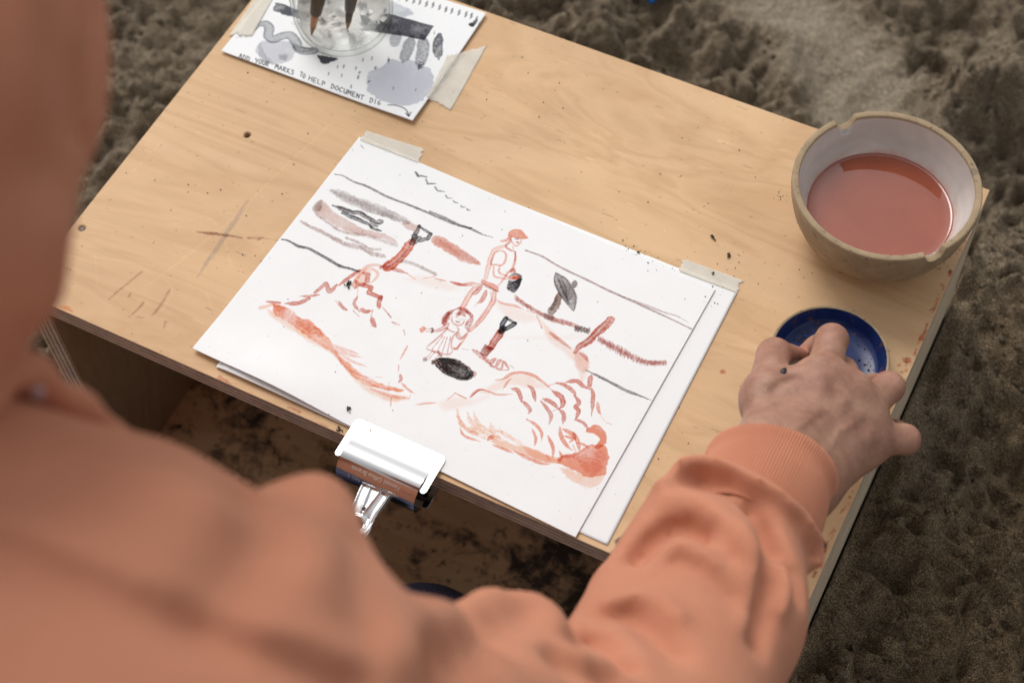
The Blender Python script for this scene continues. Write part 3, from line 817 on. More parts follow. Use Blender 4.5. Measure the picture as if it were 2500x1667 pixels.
    st(zB, [(492, 668), (482, 740), (430, 820), (375, 895), (305, 968)], 8, S(232, 142, 114), .85, (.8, .6), edge=.5); st(zB, [(462, 665), (474, 740)], 3.4, RUST, .7); st(zB, [(440, 800), (340, 945)], 2.4, RUST, .8)
    st(zB, [(300, 968), (250, 1045), (195, 1105), (165, 1095)], 2.6, SALM, .85)
    fl(zB, [(605, 550), (640, 538), (690, 548), (680, 570), (630, 578), (600, 566)], RUST, .8, .6, gran=.8)
    fl(zB, [(602, 576), (640, 585), (690, 562), (702, 572), (686, 625), (650, 674), (618, 665), (588, 640)], DARK, .97, .5, wob=.8)
    st(zB, [(612, 542), (650, 530), (690, 544), (704, 575)], 3.6, DARK, .95)
    # the girl's big companion's shovel, squiggles
    for p, w in ((((585, 868), (652, 908)), 4.5), (((582, 870), (556, 912), (545, 960)), 9), (((650, 910), (612, 935), (562, 960)), 8), (((562, 945), (545, 970)), 12)): st(zB, p, w, S(58, 58, 66), .97, (.9, .9), smooth=False, rough=.15)
    st(zB, [(545, 972), (505, 1030), (466, 1088)], 13, S(198, 98, 72), .95, (1, 1), gran=.4); st(zB, [(538, 990), (470, 1090)], 2, DRUST, .8); st(zB, [(560, 990), (490, 1085)], 2, DRUST, .8)
    fl(zB, [(418, 1066), (492, 1104), (430, 1168), (378, 1140)], S(168, 76, 58), .95, .6, wob=1, gran=.5, smooth=False)
    st(zB, [(330, 1110), (380, 1150), (425, 1195)], 7, RUST, .85, (.4, .4), gran=.8); st(zB, [(242, 1102), (292, 1112)], 3.6, RUST, .85, (.2, .2)); st(zB, [(318, 1110), (360, 1120)], 3.4, RUST, .8)
    sq = [(400, 1160), (450, 1190), (430, 1200), (470, 1215), (500, 1180), (470, 1190), (460, 1225), (500, 1240), (540, 1195), (520, 1195), (505, 1245), (545, 1255), (560, 1200), (590, 1230), (600, 1262), (540, 1265)]
    st(zB, sq, 3.0, RUST, .85, (.6, .4)); st(zB, [(430, 1190), (490, 1245)], 4, RUST, .8); st(zB, [(545, 1185), (605, 1265)], 3, RUST, .8); st(zB, [(610, 1228), (640, 1250)], 2.8, RUST, .8)
    # dish
    fl(zB, [(962, 520), (1000, 538), (1050, 575), (1092, 640), (1122, 710), (1105, 816), (1050, 760), (985, 672), (952, 590)], S(150, 142, 142), .95, .6, gran=.7, edge=.5, wob=.8)
    for p in (((965, 525), (1000, 600), (1040, 690), (1055, 725)), ((1005, 560), (1040, 640), (1052, 720)), ((1052, 720), (1080, 620)), ((975, 560), (1010, 650), (1060, 740), (1100, 800)), ((1060, 735), (1110, 680)), ((962, 520), (955, 590), (990, 675), (1050, 760), (1105, 815)), ((970, 522), (1050, 575), (1100, 650), (1125, 720), (1110, 800))): st(zB, p, 2, S(96, 88, 92), .75)
    fl(zB, [(1085, 600), (1110, 580), (1132, 600), (1120, 632), (1098, 640)], S(150, 142, 142), .95, .5, edge=.5, wob=.8)
    fl(zB, [(985, 672), (1010, 720), (985, 790), (935, 840), (895, 815), (935, 760), (955, 710)], S(158, 136, 128), .95, .6, gran=.8, edge=.4)
    st(zB, [(975, 700), (950, 770), (915, 825)], 4, S(112, 98, 96), .7)
    # bushes in rust
    H(zB, [(655, 715), (720, 760), (800, 810), (880, 852), (960, 885), (1060, 910), (1130, 935)], 13, S(196, 96, 66), 64, .55, 3.2, (0.25, 1), wv=[1.1, .8, .9, 1.2, .9, .8])
    fl(zB, [(870, 835), (940, 850), (935, 880), (880, 870)], S(120, 78, 70), .7, 1)
    H(zB, [(1110, 950), (1160, 955), (1220, 970)], 13, S(116, 76, 66), 14, .8, 3.2, (-.3, 1))
    H(zB, [(1285, 1025), (1350, 1062), (1420, 1100), (1500, 1142), (1580, 1182), (1650, 1208), (1720, 1216), (1815, 1212)], 16, S(190, 96, 76), 64, .75, 1.6, (-.12, 1), wv=[.9, 1.1, 1.3, 1.3, 1.1, .9, .8, .9])
    H(zB, [(1285, 1025), (1420, 1100), (1580, 1182), (1700, 1214), (1815, 1212)], 8, S(206, 126, 104), 50, .5, 3.0, (-.1, 1))
    # the post
    st(zB, [(1388, 880), (1340, 930), (1270, 990), (1205, 1052), (1145, 1088), (1112, 1132)], 14, S(208, 108, 80), .92, (1, .45), gran=.5)
    st(zB, [(1380, 900), (1280, 1000), (1210, 1060), (1130, 1105)], 3, DRUST, .75); st(zB, [(1365, 865), (1260, 980), (1180, 1050), (1110, 1095)], 2.4, DRUST, .7)
    # near mound
    for p, w, k in ((((498, 245), (560, 235), (622, 196), (700, 186), (782, 206), (850, 250), (900, 290), (935, 326)), 4.6, SALM), (((625, 230), (590, 260), (555, 318)), 2.4, SALM), (((960, 264), (1040, 288), (1105, 342), (1110, 370)), 6, RUST), (((1035, 262), (1120, 250), (1165, 285), (1225, 316)), 6.5, RUST), (((1236, 204), (1224, 255), (1216, 312)), 7.5, RUST), (((1232, 300), (1248, 350), (1244, 420), (1238, 490)), 6, RUST), (((1234, 488), (1234, 518)), 4, S(170, 80, 90)), (((305, 377), (380, 318), (440, 330), (520, 355), (632, 350)), 2.6, SALM), (((190, 343), (272, 386)), 4.5, SALM), (((130, 396), (195, 343)), 1.6, SALM), (((900, 290), (980, 262)), 5, PEACH),
        (((615, 308), (670, 322), (690, 370), (698, 415)), 6.5, RUST), (((704, 402), (750, 450), (762, 478), (748, 502)), 5.5, RUST), (((745, 285), (780, 312), (806, 408)), 6, RUST), (((845, 403), (900, 470), (926, 520), (910, 578)), 6, RUST), (((862, 386), (930, 415), (985, 465)), 7, RUST), (((935, 326), (1000, 372), (1016, 430), (985, 466)), 8, RUST), (((985, 466), (1022, 510), (1014, 578)), 6, RUST), (((940, 478), (985, 462)), 3, RUST), (((1100, 358), (1140, 415), (1112, 450), (1136, 482), (1108, 550)), 6.5, RUST), (((1108, 542), (1170, 570), (1204, 615)), 5, RUST), (((1280, 413), (1290, 480), (1306, 507)), 5, SALM), (((1308, 522), (1336, 556)), 2, SALM), (((1348, 568), (1390, 583)), 3.4, SALM), (((735, 543), (800, 580), (848, 640), (850, 705)), 4.6, SALM), (((778, 613), (806, 690), (794, 746)), 3.6, SALM), (((898, 668), (936, 760), (934, 832)), 5, SALM), (((990, 598), (1002, 680), (1050, 750), (1084, 778)), 5.5, SALM), (((1015, 618), (1085, 655), (1110, 700)), 6, SALM), (((1018, 668), (1090, 690), (1060, 720)), 4, SALM), (((1088, 638), (1122, 700), (1142, 795)), 6, SALM), (((1088, 738), (1112, 790)), 6, SALM), (((1130, 720), (1190, 745), (1200, 770)), 4, SALM), (((985, 785), (1000, 830), (960, 860)), 4, SALM), (((885, 815), (910, 855)), 5, SALM),
        (((640, 788), (760, 845), (850, 880), (910, 885)), 5, SALM), (((475, 738), (560, 770), (632, 800)), 3.6, SALM), (((225, 608), (262, 670), (384, 713)), 3.2, SALM), (((435, 702), (470, 672), (472, 690)), 6, SALM), (((1000, 830), (1080, 825), (1130, 800)), 4, SALM)):
        st(zD, p, w, k, .9, (.3, .25))
    # flecks of grit and splashes
    for k in range(130):
        i, j = random.randrange(2, c.nx - 3), random.randrange(2, c.ny - 3)
        c.c[j, i] *= random.choice((.35, .5, .7, .8)) if random.random() < .8 else np.array(SALM)
    c.c *= (1 + 0.02 * c.n3 * 2)[..., None]


GL = {'A': [[(0, 0), (.5, 1), (1, 0)], [(.2, .38), (.8, .38)]], 'D': [[(.1, 0), (.1, 1)], [(.0, 1), (.7, .85), (.9, .45), (.6, .05), (0, 0)]], 'Y': [[(.05, 1), (.2, .5), (.75, .55)], [(.95, 1), (.7, .4), (.4, -.15)]], 'O': [[(.5, 1), (.1, .7), (.1, .25), (.5, 0), (.9, .3), (.85, .75), (.5, 1)]], 'U': [[(.05, 1), (.1, .2), (.5, 0), (.85, .25), (.9, 1)], [(.9, 1), (.95, 0)]],
      'R': [[(.1, 0), (.1, 1)], [(0, 1), (.8, .9), (.75, .6), (.15, .5), (.95, 0)]], 'M': [[(0, 0), (.1, 1), (.5, .4), (.9, 1), (1, 0)]], 'K': [[(.1, 0), (.1, 1)], [(.85, 1), (.15, .45), (.95, 0)]], 'S': [[(.85, .9), (.4, 1), (.15, .75), (.75, .4), (.7, .05), (.05, .05)]], 'T': [[(0, 1), (1, 1)], [(.5, 1), (.45, 0)]], 'H': [[(.05, 0), (.05, 1)], [(.95, 0), (.95, 1)], [(.05, .5), (.95, .55)]], 'E': [[(.9, 1), (.1, 1), (.1, 0), (.9, 0)], [(.1, .5), (.75, .5)]], 'L': [[(.1, 1), (.1, 0), (.9, .05)]], 'P': [[(.1, 0), (.1, 1)], [(0, 1), (.8, .9), (.8, .55), (.15, .45)]], 'C': [[(.9, .85), (.5, 1), (.1, .6), (.2, .1), (.9, .1)]], 'N': [[(.05, 0), (.1, 1), (.85, .05), (.95, 1)]], 'I': [[(.5, 0), (.5, 1)]], 'G': [[(.85, .95), (.4, .9), (.1, .4), (.4, 0), (.85, .15), (.85, .45), (.55, .45)]]}


def paint_card(c):
    def st(pts, w, col, a=0.9, tp=(0.35, 0.35), **k): c.stroke([z1(*p) for p in pts], w, col, a, tp, **k)
    def fl(pts, col, a, soft=1.2, **k): c.fill([z1(*p) for p in pts], col, a, soft, **k)
    INK, G1, G2, G3 = S(64, 66, 74), S(206, 208, 216), S(150, 154, 160), S(92, 94, 102)
    fl([(1310, 600), (1330, 520), (1420, 480), (1480, 430), (1560, 440), (1620, 430), (1700, 470), (1770, 500), (1790, 600), (1740, 700), (1660, 760), (1560, 770), (1400, 720), (1320, 660)], G1, .95, 1.2, gran=.35, wob=3, edge=.2)
    fl([(530, 330), (560, 300), (640, 300), (760, 300), (800, 360), (770, 430), (690, 465), (600, 460), (540, 400)], S(212, 213, 218), .95, 1.6, gran=.5, wob=2.5)
    st([(545, 320), (540, 370), (580, 430), (640, 465)], 13, S(190, 192, 198), .6)
    fl([(680, 400), (740, 395), (730, 440), (690, 430)], S(170, 172, 178), .6, 3)
    fl([(1380, 20), (1480, 10), (1580, 50), (1640, 100), (1560, 120), (1440, 90)], S(200, 204, 210), .9, 2, wob=3)
    fl([(760, 160), (900, 150), (960, 240), (860, 260)], S(225, 226, 230), .8, 2)
    fl([(655, 22), (700, 28), (800, 70), (1000, 100), (1180, 130), (1180, 200), (1000, 190), (860, 150), (770, 120), (640, 80), (636, 60)], G3, .92, .8, gran=.6, edge=.5, smooth=False)
    fl([(1180, 95), (1480, 100), (1790, 190), (1725, 292), (1600, 265), (1440, 240), (1170, 205)], S(84, 84, 92), .97, .6, gran=.25, edge=.3, smooth=False, wob=.8)
    for p in (((1480, 140), (1600, 170), (1750, 200)), ((1470, 190), (1590, 205), (1700, 250)), ((1470, 235), (1590, 255), (1710, 285))): st(p, 1.6, S(236, 236, 240), .0)
    st([(500, 215), (540, 175), (590, 175), (610, 210), (605, 260), (640, 285), (700, 260), (760, 255), (800, 300), (820, 350), (870, 370), (930, 365)], 20, G2, .9, (.4, .9), gran=.3, edge=.3, rough=.12)
    st([(500, 200), (530, 180)], 10, G3, .8)
    st([(790, 320), (830, 355), (920, 362)], 13, G3, .6)
    fl([(950, 395), (1100, 420), (1050, 450), (1000, 460), (965, 430)], S(74, 74, 80), .95, .8)
    for p, w, k in ((((1535, 235), (1515, 280), (1505, 335)), 21, S(186, 188, 192)), (((1630, 270), (1605, 350), (1565, 455)), 23, S(166, 168, 172)), (((1712, 265), (1712, 370), (1680, 505)), 24, S(160, 162, 168)), (((1832, 255), (1818, 340), (1828, 438)), 19, S(96, 98, 104))):
        st(p, w, k, .95, (.5, .08), gran=.5, edge=.12, rough=.12)
    st([(1685, 440), (1700, 470), (1680, 500)], 8, G3, .7, rough=1.3, gran=1.5)
    for x, y, w in ((1100, 483, 3), (1144, 480, 5), (1232, 490, 4.5), (1258, 522, 7), (1372, 488, 8), (1466, 432, 8), (1282, 430, 4), (1346, 420, 3.4), (1248, 558, 5.5), (1130, 547, 4), (1036, 535, 3), (1326, 588, 7), (1198, 627, 3.4), (1662, 653, 2), (1500, 640, 2), (1795, 240, 2.6), (2115, 182, 2)):
        l = 9 if w < 6 else 4
        st([(x + 2, y - l * 1.2), (x - 2, y + l * 1.2)], w, S(70, 72, 80), .92, (.5, .5))
    st([(1465, 405), (1468, 460)], 2.4, S(70, 72, 80), .9)
    for i, (x, y) in enumerate(((1550, -22), (1600, -8), (1648, 6), (1692, 14), (1740, 27), (1786, 36), (1834, 53), (1880, 70), (1922, 82), (1974, 96), (2024, 110), (2062, 122), (2100, 146))):
        st([(x + 8, y - 18), (x - 2, y - 4), (x + 2, y + 4), (x - 10, y + 22)], 3.2, INK, .95, (.5, .5))
    st([(2100, 150), (2080, 180), (2060, 190)], 7, INK, .95, (.3, .9)); st([(2058, 184), (2070, 190)], 9, INK, .95, (.9, .9))
    # lettering
    words = (('ADD', 392, 422, 474, 452, 40), ('YOUR', 508, 455, 612, 487, 40), ('MARKS', 652, 498, 792, 548, 38), ('TO', 830, 552, 870, 575, 40), ('HELP', 892, 582, 1017, 632, 40), ('DOCUMENT', 1052, 640, 1292, 730, 40), ('DIG', 1330, 742, 1412, 768, 40))
    for wd, x0, y0, x1, y1, h in words:
        h = 33
        n = len(wd)
        for i, ch in enumerate(wd):
            bx, by = x0 + (x1 - x0) * i / n, y0 + (y1 - y0) * i / n
            ww = (x1 - x0) / n * .74
            sl = (y1 - y0) / (x1 - x0)
            for gpath in GL[ch]:
                pts = [(bx + px * ww + py * h * .22 + random.uniform(-1, 1), by + px * ww * sl - py * h * .95 + random.uniform(-1, 1)) for px, py in gpath]
                st(pts, 1.25, S(66, 72, 78), .95, (.9, .9), smooth=len(pts) > 4, rough=.1, gran=.1, edge=0)
    st([(1460, 765), (1520, 770), (1575, 790), (1600, 815), (1612, 850)], 1.9, S(60, 64, 70), .95, (.9, .9)); st([(1590, 830), (1612, 852), (1628, 822)], 1.9, S(60, 64, 70), .95, (.9, .9), smooth=False)
    for k in range(40):
        i, j = random.randrange(2, c.nx - 3), random.randrange(2, c.ny - 3)
        c.c[j, i] *= random.choice((.4, .6, .8))


def z_back(U, V): return 0.0008 + 0.0026 * np.exp(-((U - .12) / .2) ** 2) * np.exp(-(V / .10) ** 2) * sstep(0, .05, U + .02)
def z_draw(U, V): return 0.0018 + 0.0056 * np.exp(-((U - .22) / .16) ** 2) * np.exp(-(V / .13) ** 2) + 0.0010 * np.exp(-(U / .1) ** 2 - (V / .1) ** 2)
def z_card(U, V): return 0.0014 + 0.0022 * sstep(.7, 1.0, U) * (0.4 + 0.6 * np.abs(V - .5)) + 0.0012 * sstep(.3, 0, V)
back, G_back = sheet('paper_sheet', (.1570, .2217), (.4552, .2187), (.4559, .0042), (.1598, .0072), 0.002, z_back, M['paper'], 'blank white sheet lying underneath the painted drawing, its strip showing at the right', 'paper sheet')
draw, G_draw = sheet('painted_drawing', (.1484, .2248), (.4408, .2130), (.4357, -.0004), (.1382, .0118), 0.00046, z_draw, M['paper'], 'white sheet painted in terracotta and black with a digging scene, clipped to the box', 'drawing', paint_drawing, 0.0004, 3)
card, G_card = sheet('message_card', (.0085, .3740), (.1771, .3753), (.1778, .2541), (.0088, .2526), 0.00036, z_card, M['card'], 'white card with grey ink marks and the handwritten line add your marks', 'card', paint_card, 0.0008, 23)


def height_at(x, y):
    h = 0.0
    for TL, TR, BR, BL, zf in (G_back, G_draw, G_card):
        A = np.array([TR - TL + BR - BL, TL - BL + TR - BR]).T / 2
        u, v = np.linalg.solve(A, np.array([x, y]) - (TL + TR + BR + BL) / 4) + 0.5
        if 0 <= u <= 1 and 0 <= v <= 1: h = max(h, float(zf(np.array(u), np.array(v))))
    return h


# ------------------------------------------------------------------ masking tape
mt = NT('masking_tape')
crep = mt.noise(1.0, 3, 0.5, 0.0, mt.co((700, 120, 120)))
mt.set(Base_Color=mt.mix(S(240, 234, 220), mt.ramp(mt.noise(90, 4), [(0.3, 0.90), (0.7, 1.03)]), 1.0, 'MULTIPLY'), Roughness=0.75)
mt.b.inputs['Alpha'].default_value = 0.62
mt.bump(crep, 0.6, 0.0006)
def tape(corners_px, label, torn=(1, 1), seed=0, n=(34, 16)):
    """corners: start-left, end-left, end-right, start-right in photo pixels on the table; both short ends are torn."""
    a, b, c, d = [on_z(*p, 0.001)[:2] for p in corners_px]
    r = random.Random(seed)
    nx, ny = n
    V = []
    j0 = [r.uniform(-1, 1) for _ in range(ny)]
    j1 = [r.uniform(-1, 1) for _ in range(ny)]
    for jj in (j0, j1):
        for i in range(1, ny): jj[i] = jj[i] * .5 + jj[i - 1] * .5
    P = np.zeros((ny, nx, 2)); Z = np.zeros((ny, nx))
    for j in range(ny):
        for i in range(nx):
            u, v = i / (nx - 1), j / (ny - 1)
            u2 = u + (1 - u) * j0[j] * .045 * torn[0] + u * j1[j] * .045 * torn[1]
            p = (a * (1 - u2) + b * u2) * (1 - v) + (d * (1 - u2) + c * u2) * v
            P[j, i] = p
            Z[j, i] = height_at(*p)
    Zs = Z.copy()
    for _ in range(3):
        Zs[1:-1] = np.maximum(Z[1:-1], (Zs[:-2] + Zs[1:-1] + Zs[2:]) / 3)
        Zs[:, 1:-1] = np.maximum(Z[:, 1:-1], (Zs[:, :-2] + Zs[:, 1:-1] + Zs[:, 2:]) / 3)
    Zs = Zs + 0.00035 + 0.00025 * fbm(P[..., 0] * 150, P[..., 1] * 150, seed + 200, 2)
    V = np.concatenate([P, Zs[..., None]], -1).reshape(-1, 3)
    me = mesh('masking_tape', V, grid_faces(nx, ny))
    o = put('masking_tape', me, mt.m)
    md = o.modifiers.new('thick', 'SOLIDIFY'); md.thickness = 0.00018; md.offset = 1
    return tag(o, label, 'masking tape', 'strips of masking tape')
tape([(893, 318), (1034, 362), (1024, 401), (880, 345)], 'torn masking tape strip at the top left corner of the painted drawing', seed=1)
tape([(1668, 630), (1812, 683), (1801, 716), (1657, 662)], 'speckled masking tape strip at the top right corner of the painted drawing', seed=2)
tape([(1188, 112), (1102, 266), (1044, 240), (1092, 140)], 'long cream masking tape strip holding the right edge of the handwritten card', seed=3)
tape([(675, -78), (562, 82), (614, 94), (716, -92)], 'masking tape strip holding the left edge of the handwritten card', seed=4)
# ------------------------------------------------------------------ stoneware bowl with terracotta paint water
sw = NT('raw_stoneware')
sc_ = sw.mix(S(160, 138, 108), sw.ramp(sw.noise(90, 5, .6), [(.3, .80), (.7, 1.12)]), 1.0, 'MULTIPLY')
sc_ = sw.mix(sc_, S(104, 92, 84), sw.ramp(sw.noise(75, 4, .6, .6), [(.60, 0.0), (.68, .6)]))
sc_ = sw.mix(sc_, S(62, 52, 44), sw.ramp(sw.noise(420, 2, .5), [(.66, 0.0), (.72, .7)]))
sw.set(Base_Color=sc_, Roughness=0.8)
sw.bump(sw.noise(500, 4, .6), .2, .001)
M['stoneware'] = sw.m
gl = NT('grey_glaze')
gc = gl.mix(gl.ramp(gl.noise(16, 4, 0.6, 0.4), [(0.3, S(186, 181, 175)), (0.65, S(214, 209, 203))]), S(176, 140, 136), gl.ramp(gl.noise(34, 3, 0.6, 0.8), [(0.60, 0.0), (0.74, 0.35)]))
gz = gl.n('ShaderNodeSeparateXYZ'); gl.l(gl.co(), gz.inputs[0])
wav = gl.math('ADD', gz.outputs[2], gl.math('MULTIPLY', gl.noise(45, 4, .6), .006))
gc = gl.mix(gc, S(196, 140, 122), gl.math('MULTIPLY', gl.ramp(wav, [(.0305, 0.75), (.0335, 0.45), (.0365, 0.0)]), gl.ramp(gl.noise(130, 4, .6), [(.35, .2), (.65, 1)])))
gc = gl.mix(gc, S(150, 138, 130), gl.ramp(wav, [(.0415, 0.0), (.0425, .28), (.0432, 0.0)]))       # old tide mark
gl.set(Base_Color=gc, Roughness=0.22)
M['glaze'] = gl.m
wt = NT('paint_water')
wc = wt.ramp(wt.noise(24, 3, 0.5, 0.6), [(0.3, (0.27, 0.058, 0.026)), (0.7, (0.32, 0.074, 0.034))])
wt.set(Base_Color=wc, Roughness=0.02, IOR=1.75)
M['water'] = wt.m
BX, BY = 0.5226, 0.3066
bowl = thing('stoneware_bowl', 'raw stoneware bowl with two notches in its rim, half full of terracotta paint water', 'bowl', (BX, BY, 0.0))
def ang(px, py, z, cx, cy):
    q = on_z(px, py, z)
    return math.atan2(q[1] - cy, q[0] - cx)
notches = [ang(2058, 288, .056, BX, BY), ang(2278, 612, .056, BX, BY)]
def notch(me, cx, cy, rim, depth, half):
    for v in me.vertices:
        if v.co.z > rim - depth * 1.6:
            t = math.atan2(v.co.y - cy, v.co.x - cx)
            for a in notches:
                d = abs((t - a + math.pi) % (2 * math.pi) - math.pi) / half
                if d < 1:
                    cut = rim - depth * math.sqrt(1 - d * d) ** 0.8
                    if v.co.z > cut: v.co.z = cut + (v.co.z - rim) * 0.15
outer = [(0.0002, 0.0003), (.029, 0.0003), (.032, .0010), (.0355, .0030), (.046, .0095), (.0555, .0205), (.0605, .0330), (.0632, .0450), (.0640, .0510), (.0641, .0545), (.0641, .0568), (.0639, .0576), (.0634, .0580), (.0628, .0581), (.0602, .0581), (.0597, .0579), (.0593, .0573), (.0590, .0560)]
me = lathe(outer, BX, BY, 360, 'bowl_body'); notch(me, BX, BY, .0580, .0085, .115)
put('bowl_body', me, M['stoneware'], bowl)
inner = [(.0590, .0560), (.0588, .0545), (.0586, .052), (.0583, .0495), (.0570, .0440), (.0549, .0380), (.0515, .0305), (.0455, .0215), (.0360, .0140), (.0200, .0090), (.0002, .0080)]
me = lathe(inner, BX, BY, 360, 'glaze'); notch(me, BX, BY, .0580, .0085, .115)
put('glaze', me, M['glaze'], bowl)
me = lathe([(.0002, .0278), (.043, .0278), (.0480, .0278), (.0490, .0280), (.0497, .0283), (.0501, .0287)], BX, BY, 120, 'paint_water')
put('paint_water', me, M['water'], bowl)

# ------------------------------------------------------------------ blue glazed dish with pigment
DX, DY, DR = 0.5329, 0.1868, 0.0398
dish = thing('pigment_dish', 'small shallow dish glazed deep blue inside with dark pigment grains, under the hand', 'dish', (DX, DY, 0.0))
s = DR / 0.0395
me = lathe([(r * s, z) for r, z in ((.0002, .0003), (.029, .0003), (.033, .002), (.0375, .009), (.0392, .0150), (.0395, .0170), (.0392, .0178), (.0385, .0182), (.0377, .0180), (.0372, .0174))], DX, DY, 160, 'dish_body')
put('dish_body', me, M['stoneware'], dish)
bg_ = NT('blue_glaze')
bc = bg_.ramp(bg_.noise(40, 4, 0.6, 0.3), [(0.3, S(20, 34, 78)), (0.7, S(34, 52, 106))])
smear = bg_.ramp(bg_.noise(70, 5, 0.65, 0.8), [(0.56, 0.0), (0.66, 0.8)])
bc = bg_.mix(bc, S(92, 66, 60), smear)
bg_.set(Base_Color=bc, Roughness=0.2)
bg_.b.inputs['Specular IOR Level'].default_value = 0.3
me = lathe([(r * s, z) for r, z in ((.0373, .0176), (.0368, .0165), (.0352, .0105), (.0335, .0066), (.0305, .0048), (.0200, .0042), (.0002, .0042))], DX, DY, 160, 'blue_glaze')
put('blue_glaze', me, bg_.m, dish)


def pebbles(spots, name, mat, parent=None):
    """Crumbs: a jittered little polyhedron at each (x, y, z, r)."""
    bm0 = bmesh.new()
    bmesh.ops.create_icosphere(bm0, subdivisions=1, radius=1.0)
    B = np.array([v.co for v in bm0.verts]); F0 = np.array([[v.index for v in f.verts] for f in bm0.faces])
    bm0.free()
    V, F = [], []
    for i, (x, y, z, r) in enumerate(spots):
        q = B * (1 + rng.uniform(-.35, .35, (len(B), 1))) * r * rng.uniform(.7, 1.2, 3)
        V.append(q + np.array([x, y, z + r * .5])); F.append(F0 + i * len(B))
    return put(name, mesh(name, np.vstack(V), np.vstack(F)), mat, parent, False)
M['grit'] = m_plain('soil_grit', (0.045, 0.034, 0.022), 0.9, 0.5, 400)
sp = []
for (u, v, n, w, h) in ((1400, 720, 0, 0, 0), (780, 330, 60, 70, 36), (840, 270, 45, 60, 22), (1240, 480, 40, 22, 60), (720, 380, 12, 20, 14), (1180, 380, 10, 25, 30)):
    for k in range(n):
        q = on_z(1650 + (u + random.gauss(0, w)) / 2.613, 700 + (v + random.gauss(0, h)) / 2.613, .0045)
        if math.hypot(q[0] - DX, q[1] - DY) < .031: sp.append((q[0], q[1], .0044, random.uniform(.0002, .0008)))
o = pebbles(sp, 'pigment', M['grit'], dish)
o['kind'] = 'stuff'

# ------------------------------------------------------------------ bulldog clip
ch = NT('chrome')
scr = ch.noise(1.0, 4, .6, .2, ch.co((90, 2200, 900)))
ch.bump(scr, .06, .0003)
ch.set(Base_Color=(0.66, 0.655, 0.65), Metallic=1.0, Roughness=ch.ramp(ch.noise(300, 4, 0.6), [(0.35, 0.045), (0.75, 0.13)]))
M['chrome'] = ch.m
CX0, CX1 = 0.2672, 0.3354
CXM = (CX0 + CX1) / 2
clip = thing('bulldog_clip', 'chrome bulldog clip pinching the drawing to the front edge of the box', 'bulldog clip', (CXM, 0.0, 0.0))
AY, AZ, RR = -0.0105, -0.0085, 0.0138
def strip(path, x0, x1, th, name):
    """A sheet-metal band: path of (y, z) swept from x0 to x1, with thickness."""
    P = np.array(path, float)
    d = np.gradient(P, axis=0); d /= np.linalg.norm(d, axis=1, keepdims=True)
    nrm = np.stack([-d[:, 1], d[:, 0]], 1)
    A, B = P + nrm * th / 2, P - nrm * th / 2
    n = len(P)
    V = [(x, y, z) for x in (x0, x1) for L in (A, B) for y, z in L]
    F = []
    for i in range(n - 1):
        a0, b0, a1, b1 = i, n + i, 2 * n + i, 3 * n + i
        F += [(a0, a0 + 1, a1 + 1, a1), (b0 + 1, b0, b1, b1 + 1), (a0 + 1, a0, b0, b0 + 1), (a1, a1 + 1, b1 + 1, b1)]
    F += [(0, n, 3 * n, 2 * n)[::-1], (n - 1, 2 * n - 1, 4 * n - 1, 3 * n - 1)]
    me = mesh(name, V, F)
    return me
a = np.linspace(math.radians(58), math.radians(302), 60)
pathc = [(AY + RR * math.cos(t), AZ + RR * math.sin(t)) for t in a]
pathc = [(0.0035, 0.0030), (0.0005, 0.0031)] + pathc + [(0.0005, -0.0200), (0.0035, -0.0198)]
me = strip(pathc, CX0 + .0048, CX1 - .0048, .0008, 'barrel')
barrel = put('barrel', me, M['chrome'], clip)
barrel.modifiers.new('es', 'EDGE_SPLIT').split_angle = math.radians(50)
def plate(z, th, name):
    """Jaw plate: rounded rectangle whose two arms run forward beside the barrel."""
    yb, yf, r, w = 0.0140, -0.0165, 0.0042, 0.0046
    def arc(cx, cy, r, a0, a1, n=7): return [(cx + r * math.cos(t), cy + r * math.sin(t)) for t in np.linspace(math.radians(a0), math.radians(a1), n)]
    yi = 0.0020
    p = arc(CX1 - r, yb - r, r, 0, 90) + arc(CX0 + r, yb - r, r, 90, 180) + arc(CX0 + w / 2, yf + w / 2, w / 2, 180, 360) + [(CX0 + w, yi)] + [(CX1 - w, yi)] + arc(CX1 - w / 2, yf + w / 2, w / 2, 180, 360)
    bm = bmesh.new()
    vs = [bm.verts.new((x, y, z)) for x, y in p]
    f = bm.faces.new(vs)
    ex = bmesh.ops.extrude_face_region(bm, geom=[f])
    for v in [g for g in ex['geom'] if isinstance(g, bmesh.types.BMVert)]: v.co.z += th
    bmesh.ops.recalc_face_normals(bm, faces=bm.faces)
    bmesh.ops.bevel(bm, geom=[e for e in bm.edges if abs(e.verts[0].co.z - e.verts[1].co.z) < 1e-6], offset=.00025, segments=2, affect='EDGES')
    me = bpy.data.meshes.new(name); bm.to_mesh(me); bm.free()
    return me
put('jaw_plate', plate(0.0026, .0008, 'jaw_plate'), M['chrome'], clip, False)
put('jaw_plate', plate(-0.0186, .0008, 'jaw_plate'), M['chrome'], clip, False)
